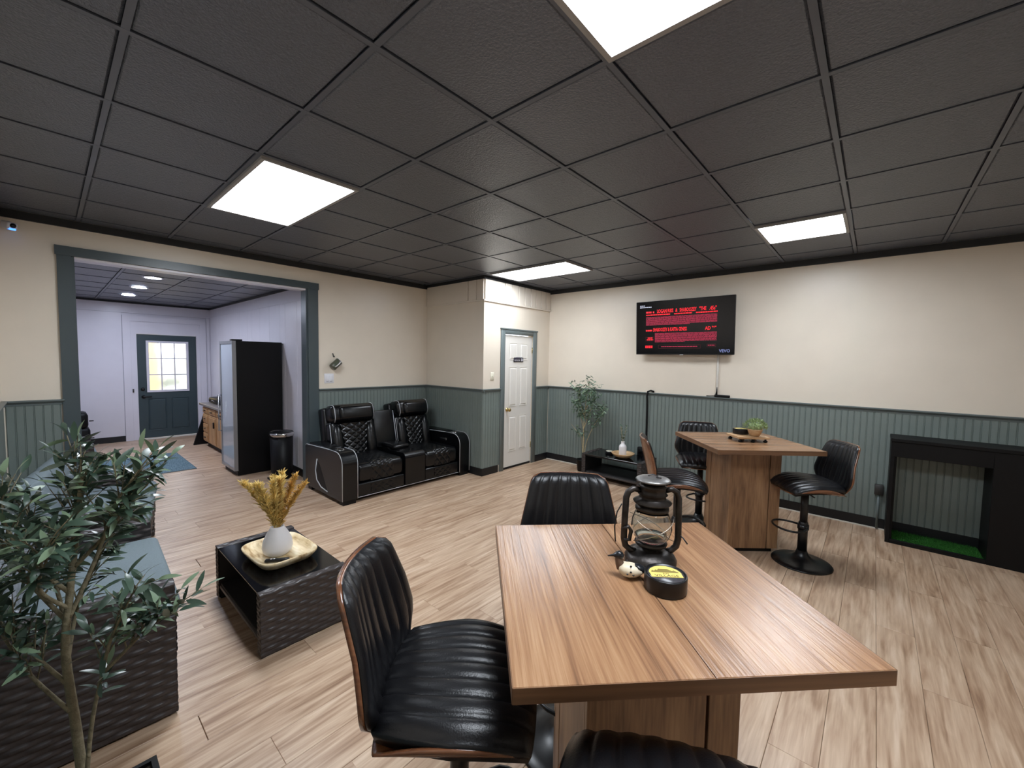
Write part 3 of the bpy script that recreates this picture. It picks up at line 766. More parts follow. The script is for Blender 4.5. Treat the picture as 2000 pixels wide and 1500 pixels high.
# ================================================================== wicker furniture
def weave(M, w, h, pu=.055, pv=.025, amp=.0095, res=(6, 6)):
    """woven face in the local x-z plane, bulging towards -y"""
    nu = max(4, int(w/pu*res[0])); nv = max(3, int(h/pv*res[1])); b = MB(M)
    def fn(u, v):
        X, Z = u*w, v*h; r = math.floor(Z/pv-1e-6); f = Z/pv-r
        c = math.cos(PI*(X/pu+r)); c = (abs(c)**.7)*(1 if c > 0 else -1)
        edge = min(1.0, min(X, w-X)/.018, min(Z, h-Z)/.006)
        d = amp*(.55+.45*c*max(0.0, edge))*max(0.0, math.sin(PI*min(1, max(0, f))))**.5
        return (X, -d, Z)
    b.sheet(fn, nu, nv); return b
def wicker_box(parent, name, x0, x1, y0, y1, z0, z1, faces, detail=1.0):
    """dark core with woven faces: faces chosen from 'x+','x-','y+','y-','z+'"""
    core = B().rbox(x0+.004, x1-.004, y0+.004, y1-.004, z0, z1-.004, .006, 1, False).obj(name, 'wicker_dark', parent)
    pu, pv = .055, .025
    for f in faces:
        if f == 'y-': M, w, h = Matrix.Translation((x0, y0+.004, z0)), x1-x0, z1-z0
        elif f == 'y+': M, w, h = Matrix.Translation((x1, y1-.004, z0)) @ Matrix.Rotation(PI, 4, 'Z'), x1-x0, z1-z0
        elif f == 'x+': M, w, h = Matrix.Translation((x1-.004, y0, z0)) @ Matrix.Rotation(PI/2, 4, 'Z'), y1-y0, z1-z0
        elif f == 'x-': M, w, h = Matrix.Translation((x0+.004, y1, z0)) @ Matrix.Rotation(-PI/2, 4, 'Z'), y1-y0, z1-z0
        elif f == 'z+':
            if (x1-x0) >= (y1-y0): M, w, h = Matrix.Translation((x0, y0, z1-.004)) @ Matrix.Rotation(-PI/2, 4, 'X'), x1-x0, y1-y0
            else: M, w, h = Matrix.Translation((x1, y0, z1-.004)) @ Matrix.Rotation(PI/2, 4, 'Z') @ Matrix.Rotation(-PI/2, 4, 'X'), y1-y0, x1-x0
            M = M
        b = weave(M, w, h, pu, pv if f != 'z+' else .028)
        o = b.obj('weave', 'wicker', core); o['kind'] = 'stuff'
    return core
def wicker_seat(name, label, cat, loc, deg, width, det=1.0, patterned=False, group=None):
    """faces +y; origin at the front right floor corner seen from the seat; x runs 0..-width"""
    t = thing(name, label, cat, loc, math.radians(deg), group)
    dp = .62; aw_ = .085
    wicker_box(t, 'arm_panel', -aw_, 0, -dp, 0, .012, .60, ('x+', 'x-', 'y+', 'z+'), det)
    wicker_box(t, 'arm_panel', -width, -width+aw_, -dp, 0, .012, .60, ('x+', 'x-', 'y+', 'z+'), det)
    wicker_box(t, 'seat_frame', -width+aw_+.001, -aw_-.001, -dp+.02, .012, .24, .405, ('y+',), det)
    wicker_box(t, 'back_panel', -width+aw_+.001, -aw_-.001, -dp-.0, -dp+.06, .10, .76, ('y+', 'z+'), det)
    n = 2 if width > 1.1 else 1; iw = (width-2*aw_)/n
    for i in range(n):
        x0 = -width+aw_+i*iw
        B().rbox(x0+.006, x0+iw-.006, -dp+.10, .03, .405, .515, .035, 3).obj('seat_cushion', 'cushion', t)
        m_ = MB(Matrix.Translation((x0, -dp+.07, .505)) @ Matrix.Rotation(.16, 4, 'X')); m_.rbox(.008, iw-.008, 0, .11, 0, .30, .04, 3); m_.obj('back_cushion', 'cushion_pat' if patterned else 'cushion', t)
    for (fx, fy) in ((-.05, -.05), (-.05, -dp+.05), (-width+.05, -.05), (-width+.05, -dp+.05)):
        B().box(fx-.02, fx+.02, fy-.02, fy+.02, 0, .012).obj('foot', 'black_matte', t)
    return t
wicker_seat('wicker_loveseat', 'dark wicker seat with grey-blue cushions directly behind the olive tree', 'sofa', (-.838, -1.095, 0), -2.5, 1.05, 1.0, True)
wicker_seat('wicker_loveseat', 'second dark wicker seat further along, just before the wide opening', 'sofa', (-2.13, -1.055, 0), -10, 1.22, .8)
wicker_seat('wicker_armchair', 'small dark wicker chair beyond the opening at the far left', 'chair', (-5.0, -1.12, 0), 0, .66, .6)

def wicker_table(name, label, loc, rz, L=.86, Wd=.47, H=.35, det=1.0):
    """long in x, woven end panels, black glass top and lower shelf"""
    t = thing(name, label, 'coffee table', loc, rz, 'low wicker tables with black glass tops')
    e = .055
    wicker_box(t, 'end_panel', L-e, L, 0, Wd, .008, H, ('x+', 'y-', 'y+', 'z+'), det)
    wicker_box(t, 'end_panel', 0, e, 0, Wd, .008, H, ('x-', 'y-', 'y+', 'z+'), det)
    B().rbox(e+.001, L-e-.001, .012, Wd-.012, H-.03, H-.014, .003, 1, False).obj('top_frame', 'wicker_dark', t)
    B().rbox(e+.002, L-e-.002, .004, Wd-.004, H-.013, H-.004, .002, 1, False).obj('glass_top', 'black_gloss', t)
    B().rbox(e+.001, L-e-.001, .012, Wd-.012, .085, .11, .003, 1, False).obj('shelf', 'wicker_dark', t)
    for y in (.006, Wd-.026):
        B().rbox(e+.001, L-e-.001, y, y+.02, .075, .10, .004, 1).obj('shelf_rail', 'wicker', t)
    for fx in (.03, L-.03):
        for fy in (.03, Wd-.03): B().box(fx-.015, fx+.015, fy-.015, fy+.015, 0, .008).obj('foot', 'black_matte', t)
    bm = MB(Matrix.Translation((.10, -.0, .15)) @ Matrix.Rotation(PI/2, 4, 'X')); bm.lathe([(0, 0), (.009, 0), (.007, .006), (0, .007)], 12)
    return t
wicker_table('wicker_table', 'low wicker table in the foreground carrying the golden plumes', (-1.79, -.735, 0), 0)
wicker_table('wicker_table', 'low wicker table under the television carrying the white bottle', (-1.55, 3.42, 0), 0, .86, .47, .35, .8)

# ================================================================== decor on the coffee table
tr = thing('wooden_tray', 'pale square wooden tray with rounded corners on the foreground wicker table', 'tray', (-1.335, -.50, .346), math.radians(3))
def sq(r, z, n=56, k=4.6, sx=1.10, sy=.88):
    out = []
    for i in range(n):
        a = 2*PI*i/n; c, s = math.cos(a), math.sin(a); q = (abs(c)**k+abs(s)**k)**(-1/k); out.append((r*c*q*sx, r*s*q*sy, z))
    return out
rings = [sq(.13, 0), sq(.165, .012), sq(.190, .044), sq(.196, .058), sq(.191, .063), sq(.181, .059), sq(.166, .034), sq(.135, .028)]
b = MB(); n = 56; v = [p for r in rings for p in r]; f = [(j*n+i, j*n+(i+1) % n, (j+1)*n+(i+1) % n, (j+1)*n+i) for j in range(len(rings)-1) for i in range(n)]
f += [tuple(range(n))[::-1], tuple((len(rings)-1)*n+i for i in range(n))]
b.add(v, f, True); b.obj('bowl_body', 'tray_wood', tr)
VZ = .346+.0285
vs = thing('plume_vase', 'white egg-shaped vase standing in the wooden tray', 'vase', (-1.324, -.515, VZ))
B().lathe([(0, 0), (.055, 0), (.078, .02), (.086, .05), (.080, .09), (.060, .135), (.042, .165), (.038, .178), (.034, .178), (.036, .16), (0, .15)], 32).obj('body', 'ceramic', vs)
pg = thing('golden_plumes', 'bunch of golden pampas plumes in the white vase', 'dried flowers', (-1.324, -.515, VZ+.152))
for i in range(11):
    an = i*2.39996; tilt = .06+.48*((i % 4)/3.0); ln = .30+.05*random.random()
    dx, dy = math.cos(an), math.sin(an); b = MB(); pts = []
    for k in range(9):
        s = k/8; bend = tilt*(s**1.3)*ln*.95
        pts.append(Vector((dx*(.012+bend), dy*(.012+bend), ln*(s-.14*tilt*s*s))))
    b.tube([p[:] for p in pts], [.0022]*9, 5)
    for q in range(380):
        s = .06+.94*random.random()**.8; k = min(7, int(s*8)); p = pts[k].lerp(pts[k+1], s*8-k)
        a2 = random.uniform(0, 2*PI); el = random.uniform(.5, 1.25); L = random.uniform(.026, .055)*(1.15-.6*abs(s-.5))
        dr = Vector((math.cos(a2)*math.cos(el), math.sin(a2)*math.cos(el), math.sin(el))); sd = dr.cross(Vector((.3, .5, .8))).normalized()*.0042
        e = p+dr*L; mid = p+dr*L*.55+Vector((0, 0, .004))
        b.add([p[:], (mid+sd)[:], e[:], (mid-sd)[:]], [(0, 1, 2, 3)])
    o = b.obj('plume', 'plume' if i % 3 else 'plume_dark', pg)
cn_ = thing('candle_tin', 'small dark candle tin half hidden behind the white egg vase', 'candle', (-1.425, -.535, VZ))
B().lathe([(0, 0), (.032, 0), (.032, .052), (.029, .052), (.029, .045), (0, .045)], 20).obj('tin', 'black_metal', cn_); B().lathe([(0, .0452), (.028, .0452), (.028, .047), (0, .047)], 20).obj('wax', 'mug_silver', cn_)
rc = thing('remote_control', 'black remote control with white buttons resting in the wooden tray', 'remote', (-1.215, -.555, VZ+.001), math.radians(54))
B().rbox(-.068, .068, -.015, .015, .0, .018, .009, 3).obj('body', 'black_metal', rc)
for xx in (-.032, -.016): B().rbox(xx-.006, xx+.006, -.007, .007, .0175, .0195, .001, 1).obj('button', 'white_plastic', rc)
B().lathe([(0, .0178), (.005, .0178), (.005, .019), (0, .019)], 10, (.045, 0, 0)).obj('button', 'grey_box', rc)

# ================================================================== decor on the table under the TV
wb = thing('wooden_bowl', 'shallow wooden bowl on the wicker table under the television', 'bowl', (-1.03, 3.60, .346))
B().lathe([(0, 0), (.07, 0), (.11, .018), (.142, .048), (.15, .062), (.145, .064), (.132, .048), (.10, .024), (0, .016)], 36).obj('bowl_body', 'bowl_wood', wb)
bv = thing('white_bottle_vase', 'white bottle-shaped vase standing in the shallow wooden bowl', 'vase', (-1.03, 3.59, .363))
B().lathe([(0, 0), (.044, 0), (.048, .006), (.048, .13), (.040, .152), (.024, .165), (.022, .195), (.026, .20), (.018, .20), (.017, .17), (0, .16)], 28).obj('body', 'ceramic', bv)
sprig = thing('eucalyptus_sprigs', 'few green sprigs in the white bottle vase under the television', 'plant', (-1.03, 3.59, .363+.162))
b = MB(); st = MB()
for i in range(6):
    an = i*1.1+.2; ti = .25+.1*(i % 3); pts = [Vector((math.cos(an)*ti*s*.16, math.sin(an)*ti*s*.16, .24*s)) for s in [k/6 for k in range(7)]]
    st.tube([p[:] for p in pts], .0016, 5)
    for q in range(16):
        p = pts[2+q % 5]; a2 = random.uniform(0, 6.3); d_ = Vector((math.cos(a2), math.sin(a2), random.uniform(-.1, .8))).normalized(); L = random.uniform(.022, .036)
        sd = d_.cross(Vector((0, 0, 1))).normalized()*L*.32; b.add([p[:], (p+d_*L*.5+sd)[:], (p+d_*L)[:], (p+d_*L*.5-sd)[:]], [(0, 1, 2, 3)])
st.obj('stem', 'bark_far', sprig); b.obj('leaves', 'leaf_far', sprig)['kind'] = 'stuff'
c2 = thing('coaster_tin', 'small round dark tin with a pale lid beside the shallow wooden bowl', 'tin', (-1.27, 3.68, .346))
B().lathe([(0, 0), (.05, 0), (.052, .02), (.052, .035), (0, .035)], 24).obj('tin', 'black_metal', c2); B().lathe([(0, .0352), (.046, .0352), (.046, .038), (0, .038)], 24).obj('lid', 'ivory_plastic', c2)

# ================================================================== lantern, loon, tin on the near table
TZ = .9305
lt = thing('kerosene_lantern', 'weathered dark kerosene lantern with glass globe on the near table', 'lantern', (.885, -.10, TZ), math.radians(-49))
lt.scale = (1.16, 1.16, 1.02)
LM = 'lantern_metal'
B().lathe([(0, 0), (.066, 0), (.072, .005), (.073, .022), (.066, .036), (.045, .048), (.030, .054), (.028, .066), (0, .066)], 36).obj('fuel_tank', LM, lt)
B().lathe([(.028, .0665), (.044, .068), (.046, .074), (.038, .080), (0, .082)], 28).obj('burner', LM, lt)
gl = MB(); go_ = [(.040, .083), (.052, .098), (.0575, .125), (.0545, .15), (.047, .172), (.041, .182)]
gl.lathe(go_+[(r-.002, z) for r, z in go_[::-1]]+[go_[0]], 32, cap=False); gl.obj('glass_globe', 'glass', lt)
B().lathe([(.036, .1825), (.047, .184), (.047, .193), (.040, .200), (.034, .204), (.052, .207), (.054, .211), (.038, .222), (.036, .232), (.042, .236), (.036, .244), (.037, .258), (.040, .262), (.034, .27), (0, .271)], 32).obj('chimney', LM, lt)
B().lathe([(0, .272), (.030, .274), (.047, .280), (.049, .283), (.045, .287), (.02, .291), (0, .291)], 32).obj('cap', 'lantern_light', lt)
B().tube([(-.012, -.01, .2925), (-.02, .004, .2945), (-.005, .016, .2945), (.01, .006, .2945), (.016, .018, .2935)], .0018, 6).obj('cap_wire', 'black_metal', lt)
for s in (-1, 1):
    B().tube([(0, s*.037, .248), (0, s*.055, .252), (0, s*.070, .242), (0, s*.076, .222), (0, s*.078, .15), (0, s*.079, .085), (0, s*.074, .060), (0, s*.060, .046), (0, s*.045, .042)], .0095, 12).obj('side_tube', LM, lt)
gw = []
for s in (-1, 1):
    pts = []
    for k in range(13):
        f_ = k/12; a = -1.2+2.4*f_; z = .088+.075*f_ if s > 0 else .163-.075*f_
        r = .0605; pts.append((r*math.cos(a), r*math.sin(a), z))
    B().tube(pts, .0013, 5).obj('guard_wire', 'wire', lt)
    pts = [(-p[0], p[1], p[2]) for p in pts]
    B().tube(pts, .0013, 5).obj('guard_wire', 'wire', lt)
B().tube([(0, .078, .10), (.02, .085, .098), (.035, .092, .085)], .0022, 6).obj('lift_lever', 'black_metal', lt)
B().tube([(0, -.088, .20), (-.004, -.10, .17), (-.004, -.106, .12), (-.004, -.102, .07)], .002, 6).obj('bail_handle', 'black_metal', lt)
B().tube([(.012, -.082, .085), (.012, -.066, .085), (.012, -.062, .115), (.012, -.07, .13), (.012, -.084, .12)], .006, 8).obj('bracket', LM, lt)

dk = thing('loon_figurine', 'small ceramic loon with black head and white speckled body beside the lantern', 'figurine', (.872, -.235, TZ), math.radians(206))
def loft(rings_, n=20):
    b_ = MB(); v_ = []; 
    for (cx, cz, ry, rz) in rings_:
        for i in range(n):
            a = 2*PI*i/n; v_.append((cx, ry*math.cos(a), max(.0, cz+rz*math.sin(a))))
    f_ = [(j*n+i, j*n+(i+1) % n, (j+1)*n+(i+1) % n, (j+1)*n+i) for j in range(len(rings_)-1) for i in range(n)]
    f_ += [tuple(range(n))[::-1], tuple((len(rings_)-1)*n+i for i in range(n))]
    b_.add(v_, f_, True); return b_
loft([(-.046, .026, .004, .004), (-.038, .026, .017, .012), (-.022, .025, .026, .019), (-.002, .024, .029, .022), (.016, .025, .026, .021), (.028, .028, .018, .016), (.034, .03, .008, .008)]).obj('body', 'duck_white', dk)
ck = MB(); ck.tube([(.022, 0, .03), (.029, 0, .042), (.032, 0, .056), (.034, 0, .063)], [.017, .0135, .012, .010], 14); ck.obj('neck', 'duck_brown', dk)
hb = loft([(.016, .066, .003, .003), (.021, .067, .0105, .010), (.031, .069, .0135, .0125), (.042, .067, .010, .009), (.048, .065, .005, .0045), (.066, .060, .0015, .0015)]); hb.obj('head', 'duck_dark', dk)
tl = loft([(-.054, .028, .004, .003), (-.046, .031, .013, .009), (-.030, .036, .017, .010), (-.018, .042, .010, .005)]); tl.obj('tail', 'duck_dark', dk)
for (px_, py_, pz_) in ((-.006, .028, .03), (.004, .0285, .022), (-.014, .0265, .02), (-.006, -.028, .03), (.004, -.0285, .022), (-.006, .018, .044), (.006, -.014, .0455)):
    B().lathe([(0, -.003), (.0028, -.0015), (.0035, 0), (.0028, .0015), (0, .003)], 8, (px_, py_, pz_)).obj('spot', 'duck_dark', dk)

def tin(label, loc, rz, r=.0615, h=.046):
    t = thing('souvenir_tin', label, 'tin', loc, rz, 'round black souvenir tins')
    B().lathe([(0, 0), (r-.002, 0), (r, .003), (r, h), (r-.001, h+.003), (r-.006, h+.003), (r-.007, h-.002), (0, h-.002)], 48).obj('tin', 'black_metal', t)
    B().lathe([(0, h-.0019), (r-.0085, h-.0019), (r-.0085, h), (0, h)], 40).obj('lid', 'tin_top', t)
    z = h+.0004; R = r-.013; a0 = math.asin(.10)
    pts = [(R*math.cos(a), R*math.sin(a)) for a in [a0+(PI-2*a0)*i/20 for i in range(21)]]
    B().prism(pts, z-.0006, z, 'z').obj('label_sky', 'label_yellow', t)
    sil = [(-.040, .0062), (-.040, .012), (-.036, .019), (-.030, .015), (-.024, .024), (-.021, .018), (-.015, .029), (.012, .029), (.018, .022), (.024, .018), (.030, .022), (.036, .014), (.041, .012), (.041, .0062)]
    B().prism([(p[0]*r/.0615, p[1]*r/.0615) for p in sil], z, z+.0005, 'z').obj('label_skyline', 'label_olive', t)
    B().box(-R*.96, R*.96, -.020, .006, z-.0005, z+.0007).obj('label_band', 'label_yellow', t)
    text('lettering', 'RIM', .011, 'label_ink', t, (0, -.0045, z+.0008), (0, 0, 0), 'CENTER', ext=.0002)
    text('lettering', 'VILLAGE', .0165, 'label_ink', t, (0, -.0175, z+.0008), (0, 0, 0), 'CENTER', 1.15, ext=.0002)
    return t
tin('round black souvenir tin with yellow label in front of the lantern', (.984, -.222, TZ), math.radians(38))
# riser board with tin and plant on the far table
rb = thing('wooden_riser', 'small wooden riser board on black knob feet on the far table', 'riser', (.60, 2.70, TZ), math.radians(42))
B().rbox(-.135, .135, -.105, .105, .030, .048, .002, 1, False).obj('board', 'board_wood', rb)
for fx in (-.11, 0, .11):
    for fy in (-.082, .082):
        B().lathe([(0, 0), (.012, 0), (.018, .008), (.018, .014), (.008, .019), (.010, .030), (0, .030)], 14, (fx, fy, 0)).obj('knob_foot', 'black_matte', rb)
tin('round black souvenir tin on the riser behind the potted green plant', (.535, 2.74, TZ+.0485), math.radians(30), .066, .045)
pp = thing('potted_plant', 'small bushy green plant in a little wooden bowl on the riser', 'plant', (.655, 2.70, TZ+.0485))
B().lathe([(0, 0), (.032, 0), (.048, .022), (.058, .052), (.061, .062), (.056, .063), (.050, .052), (0, .050)], 28).obj('bowl', 'board_wood', pp)
b = MB()
for i in range(520):
    a = random.uniform(0, 2*PI); el = math.asin(random.uniform(.0, 1)); R = .062+.022*random.random()
    p = Vector((math.cos(a)*math.cos(el)*R*1.15, math.sin(a)*math.cos(el)*R*1.15, .066+math.sin(el)*R*1.0)); d_ = (p-Vector((0, 0, .05))).normalized()+Vector((random.uniform(-.8, .8), random.uniform(-.8, .8), random.uniform(-.3, .8)))
    d_.normalize(); L = random.uniform(.014, .024); sd = d_.cross(Vector((random.random(), random.random(), 1))).normalized()*L*.28
    b.add([p[:], (p+d_*L*.5+sd)[:], (p+d_*L)[:], (p+d_*L*.5-sd)[:]], [(0, 1, 2, 3)])
b.lathe([(0, .05), (.05, .055), (.058, .075), (.045, .105), (0, .12)], 16)
b.obj('foliage', 'fern', pp)['kind'] = 'stuff'

# ================================================================== television
tv = thing('television', 'wall-mounted flat television showing red text on a black screen', 'television', (-.42, YR-.145, 2.065))
tv.rotation_euler = (math.radians(4), 0, math.radians(0))
TW, TH2 = 1.205, .695
hx, hz = TW/2, TH2/2
B().rbox(-hx, hx, 0, .028, -hz, hz, .004, 1, False).obj('housing', 'black_metal', tv)
B().rbox(-hx+.25, hx-.25, .028, .06, -hz+.08, hz-.12, .01, 1, False).obj('rear_housing', 'black_matte', tv)
B().box(-hx+.006, hx-.006, -.0012, .0, -hz+.012, hz-.006).obj('screen', 'screen', tv)
B().rbox(-.022, .022, -.004, .004, -hz-.006, -hz+.003, .002, 1).obj('logo_bar', 'white_plastic', tv)
B().box(-.16, .16, .06, .128, -.10, .12).obj('wall_bracket', 'black_matte', tv)
TR = (PI/2, 0, 0)
def tt(body, u, v, size, m='txt_red', sx=1.0, align='LEFT'):
    text('screen_text', body, size, m, tv, (-hx+u*TW, -.0022, hz-v*TH2), TR, align, sx, .0003, size*.02)
tt('LOGAN', .235, .225, .064, sx=.58); tt('RIIS', .350, .225, .064, sx=.74); tt('&', .432, .225, .064, sx=.60)
tt('SHABOOZEY', .475, .225, .064, sx=.545); tt('"THE', .670, .225, .064, sx=.58); tt('.45s"', .765, .225, .064, sx=.66)
tt('SHABOOZEY & KAITIA GENISS', .195, .565, .064, sx=.495); tt('AD "*"', .73, .565, .060, sx=.75)
tt('VEVO', .865, .955, .050, 'txt_blue', sx=.95)
def lines(u0, u1, v0, v1, n, cut=None, mt='txt_dim', wmin=.012, wmax=.06, fill=.62):
    b = MB(); dv = (v1-v0)/n
    for k in range(n):
        e = u1 if (cut is None or k < n-cut[1]) else cut[0]
        u = u0; first = True
        while u < e-.001:
            w = min(random.uniform(wmin, wmax), e-u)
            b.box(-hx+u*TW, -hx+(u+w)*TW, -.0024, -.0014, hz-(v0+dv*k+dv*fill)*TH2, hz-(v0+dv*k)*TH2); u += w+.004
    b.obj('screen_text_block', mt, tv)['kind'] = 'stuff'
for (u0, u1, v0, v1) in ((.115, .175, .19, .225), (.19, .205, .19, .225), (.115, .38, .245, .268), (.42, .60, .245, .268), (.64, .845, .245, .268), (.115, .185, .53, .562), (.135, .19, .675, .70), (.125, .195, .708, .732), (.108, .19, .83, .88)):
    lines(u0, u1, v0, v1, 1, None, 'txt_red', .008, .03, .95)
lines(.045, .10, .07, .085, 1, None, 'txt_white', .008, .03, .95); lines(.045, .175, .10, .118, 1, None, 'txt_white', .008, .03, .95)
lines(.285, .66, .845, .86, 1, None, 'txt_dim', .008, .03, .8); lines(.76, .825, .825, .845, 1, None, 'txt_dim', .008, .02, .8)
lines(.115, .84, .295, .455, 9, (.58, 1)); lines(.215, .84, .60, .775, 9, (.53, 1))
b = MB()
for (u0, u1, v0, v1) in ((.255, .69, .82, .885), (.75, .835, .81, .86), (.11, .20, .665, .745)):
    for (a, c, d0, e) in ((u0, u1, v0, v0+.004), (u0, u1, v1-.004, v1), (u0, u0+.002, v0, v1), (u1-.002, u1, v0, v1)):
        b.box(-hx+a*TW, -hx+c*TW, -.0022, -.0014, hz-e*TH2, hz-d0*TH2)
b.obj('screen_boxes', 'txt_faint', tv)
cv = MB(); cv.rbox(-.028, -.002, YR-.018, YR, 1.275, 1.735, .006, 2)
tag(cv.obj('cable_cover', 'conduit'), 'white vertical cable cover below the television', 'cable cover')
ps = thing('power_strip', 'small black power strip lying on the chair rail under the cable cover', 'power strip', (.05, YR-.020, RZ+.001))
B().rbox(-.085, .085, -.018, .014, 0, .028, .004, 1).obj('body', 'black_matte', ps)
B().tube([(-.065, -.004, .026), (-.062, 0, .07), (-.064, .004, .12)], [.014, .007, .004], 8).obj('plug', 'black_matte', ps)
B().tube([(-.085, 0, .012), (-.13, 0, .008), (-.18, .005, .006)], .006, 6).obj('cord', 'black_matte', ps)
cb = MB(); cb.tube([(-.80, YR-.006, RZ+.012), (-.84, YR-.02, RZ+.028), (-.875, YR-.035, RZ+.012), (-.882, YR-.042, RZ-.05), (-.884, YR-.024, RZ-.12), (-.880, YR-.021, .8), (-.876, YR-.021, .5), (-.89, YR-.035, .41)], .012, 8)
tag(cb.obj('power_cable', 'black_matte'), 'thick black cable hanging over the chair rail left of the far table', 'cable')
ob = thing('outlet_box', 'small black outlet box on the panelling behind the far stool', 'outlet', (-.935, YR-.0085, .36))
B().rbox(-.05, .05, -.055, 0, -.085, .085, .005, 1).obj('box', 'black_matte', ob); B().rbox(-.03, .03, -.07, -.056, .01, .07, .004, 1).obj('plug', 'black_matte', ob)
wbx = thing('junction_box', 'dark square electrical box with a conduit running to the floor', 'outlet', (1.515, YR-.009, 0))
B().rbox(-.034, .034, -.045, 0, .35, .45, .004, 1).obj('box', 'grey_box', wbx); B().tube([(.0, -.022, .012), (.0, -.022, .35)], .011, 10).obj('conduit', 'sage_trim', wbx)

# ================================================================== black surround with turf
fs = thing('fireplace_surround', 'black open-fronted fireplace surround against the panelled wall at right', 'fireplace', (1.571, 3.63, 0))
FH = .965; FD = .342
B().rbox(0, .045, .03, FD, .03, FH-.03, .002, 1, False).obj('side_panel', 'black_matte', fs)
B().rbox(.0, .618, 0, .03, .80, FH-.03, .002, 1, False).obj('header', 'black_matte', fs)
B().rbox(.618, 1.25, 0, FD, .0, FH-.03, .002, 1, False).obj('cabinet', 'black_matte', fs)
B().rbox(-.004, 1.26, -.008, FD, FH-.029, FH, .003, 1, False).obj('mantel_shelf', 'black_matte', fs)
B().rbox(0, .03, 0, .029, .0, .80, .002, 1, False).obj('stile', 'black_matte', fs)
B().rbox(.0305, .6175, 0, .025, .0, .036, .002, 1, False).obj('kick_rail', 'black_matte', fs)
B().rbox(.046, .617, .026, FD, .0, .012, .002, 1, False).obj('floor_board', 'black_matte', fs)
tf = thing('turf_mat', 'green artificial turf mat inside the black surround', 'mat', (1.62, 3.66, .0125))
B().box(0, .565, .0, .308, 0, .008).obj('backing', 'turf', tf)
b = MB()
for i in range(5200):
    px_, py_ = random.uniform(.003, .562), random.uniform(.003, .305); h = random.uniform(.010, .022); a = random.uniform(0, PI); w = .0018
    b.add([(px_-w*math.cos(a), py_-w*math.sin(a), .008), (px_+w*math.cos(a), py_+w*math.sin(a), .008), (px_+random.uniform(-.008, .008), py_+random.uniform(-.008, .008), .008+h)], [(0, 1, 2)])
b.obj('pile', 'turf', tf)['kind'] = 'stuff'

# ================================================================== wall things
hk = thing('hanging_mug', 'greenish mug hanging from a dark hook above the white switch plate', 'mug', (XL, 1.01, 1.495))
hk.scale = (1.15, 1.25, 1.25)
B().tube([(.0, .0, .125), (.02, .0, .125), (.025, 0, .10), (.045, 0, .092), (.05, 0, .105)], .005, 8).obj('hook', 'black_metal', hk)
Mm = Matrix.Translation((.055, .015, .02)) @ Matrix.Rotation(math.radians(-48), 4, 'X')
b = MB(Mm); b.lathe([(0, -.055), (.034, -.055), (.038, -.05), (.038, .045), (.035, .045), (.035, -.045), (0, -.047)], 24); b.obj('cup', 'mug_green', hk)
b = MB(Mm); b.lathe([(.0385, .045), (.0395, .050), (.0345, .050), (.0345, .045)], 24, cap=False); b.obj('rim', 'mug_silver', hk)
b = MB(Mm); b.tube([(.036, 0, .032), (.056, 0, .034), (.064, 0, .015), (.064, 0, -.02), (.056, 0, -.037), (.036, 0, -.035)], .0055, 8); b.obj('handle', 'ceramic', hk)
b = MB(Mm); b.tube([(0, .0385, .04), (0, .0385, -.01)], .003, 6); b.obj('stripe', 'ceramic', hk)
sc_ = thing('security_camera', 'small white security camera with a blue glow in the upper left corner', 'camera', (XL+.075, -1.60, 2.605))
Ms = Matrix.Rotation(math.radians(25), 4, 'Z') @ Matrix.Rotation(math.radians(105), 4, 'Y')
b = MB(Ms); b.rbox(-.028, .028, -.03, .03, -.05, .05, .012, 3); b.obj('body', 'white_plastic', sc_)
b = MB(Ms); b.lathe([(0, .0505), (.018, .0505), (.018, .053), (0, .056)], 16, (-.006, 0, 0)); b.obj('lens', 'black_gloss', sc_)
b = MB(Ms); b.rbox(.014, .030, -.02, .02, .02, .0515, .004, 2); b.obj('indicator_light', 'led_blue', sc_)
B().tube([(-.075, 0, .035), (-.04, 0, .035), (-.01, 0, .012)], .008, 8).obj('mount', 'white_plastic', sc_)

# ================================================================== annex furniture
fg = thing('beverage_fridge', 'tall black beverage fridge with a glass door in the back room', 'fridge', (-4.877, .17, 0))
# local: side face at x=0, door faces -y, width to -x
FWd, FDp, FHt = .595, .60, 1.80
sh = MB(); sh.box(-.025, 0, .05, FDp, .06, FHt).box(-FWd, -FWd+.025, .05, FDp, .06, FHt).box(-FWd+.025, -.025, .05, FDp, FHt-.03, FHt).box(-FWd+.025, -.025, .05, FDp, .06, .12).box(-FWd+.025, -.025, FDp-.03, FDp, .12, FHt-.03)
sh.obj('cabinet', 'black_matte', fg)
B().box(-FWd+.01, -.01, .04, FDp-.02, 0, .06).obj('plinth', 'black_matte', fg)
B().rbox(-.10, 0.0, -.0, .12, FHt+.001, FHt+.022, .003, 1).obj('hinge_cover', 'black_metal', fg)
df = MB(); df.box(-FWd, -FWd+.04, 0, .045, .07, FHt).box(-.012, -.001, 0, .045, .07, FHt).box(-FWd+.04, -.012, 0, .045, .07, .11).box(-FWd+.04, -.012, 0, .045, FHt-.04, FHt)
dfo = df.obj('door_frame', 'steel', fg)
B().box(-FWd+.041, -.013, .008, .014, .111, FHt-.041).obj('door_glass', 'fridge_glass', dfo)
B().tube([(-FWd+.05, -.0, 1.05), (-FWd+.05, -.035, 1.05), (-FWd+.05, -.035, .55), (-FWd+.05, 0, .55)], .009, 8).obj('handle', 'chrome', dfo)
for z in (.45, .8, 1.15, 1.48):
    B().box(-FWd+.027, -.027, .08, FDp-.05, z, z+.008).obj('shelf', 'chrome', fg)
tc2 = thing('trash_can', 'slim black trash can with a chrome rim beside the tall fridge', 'trash can', (-4.43, .595, 0))
B().lathe([(0, 0), (.125, 0), (.13, .02), (.14, .56), (0, .56)], 28, sx=1.15, sy=.95).obj('bin', 'black_matte', tc2)
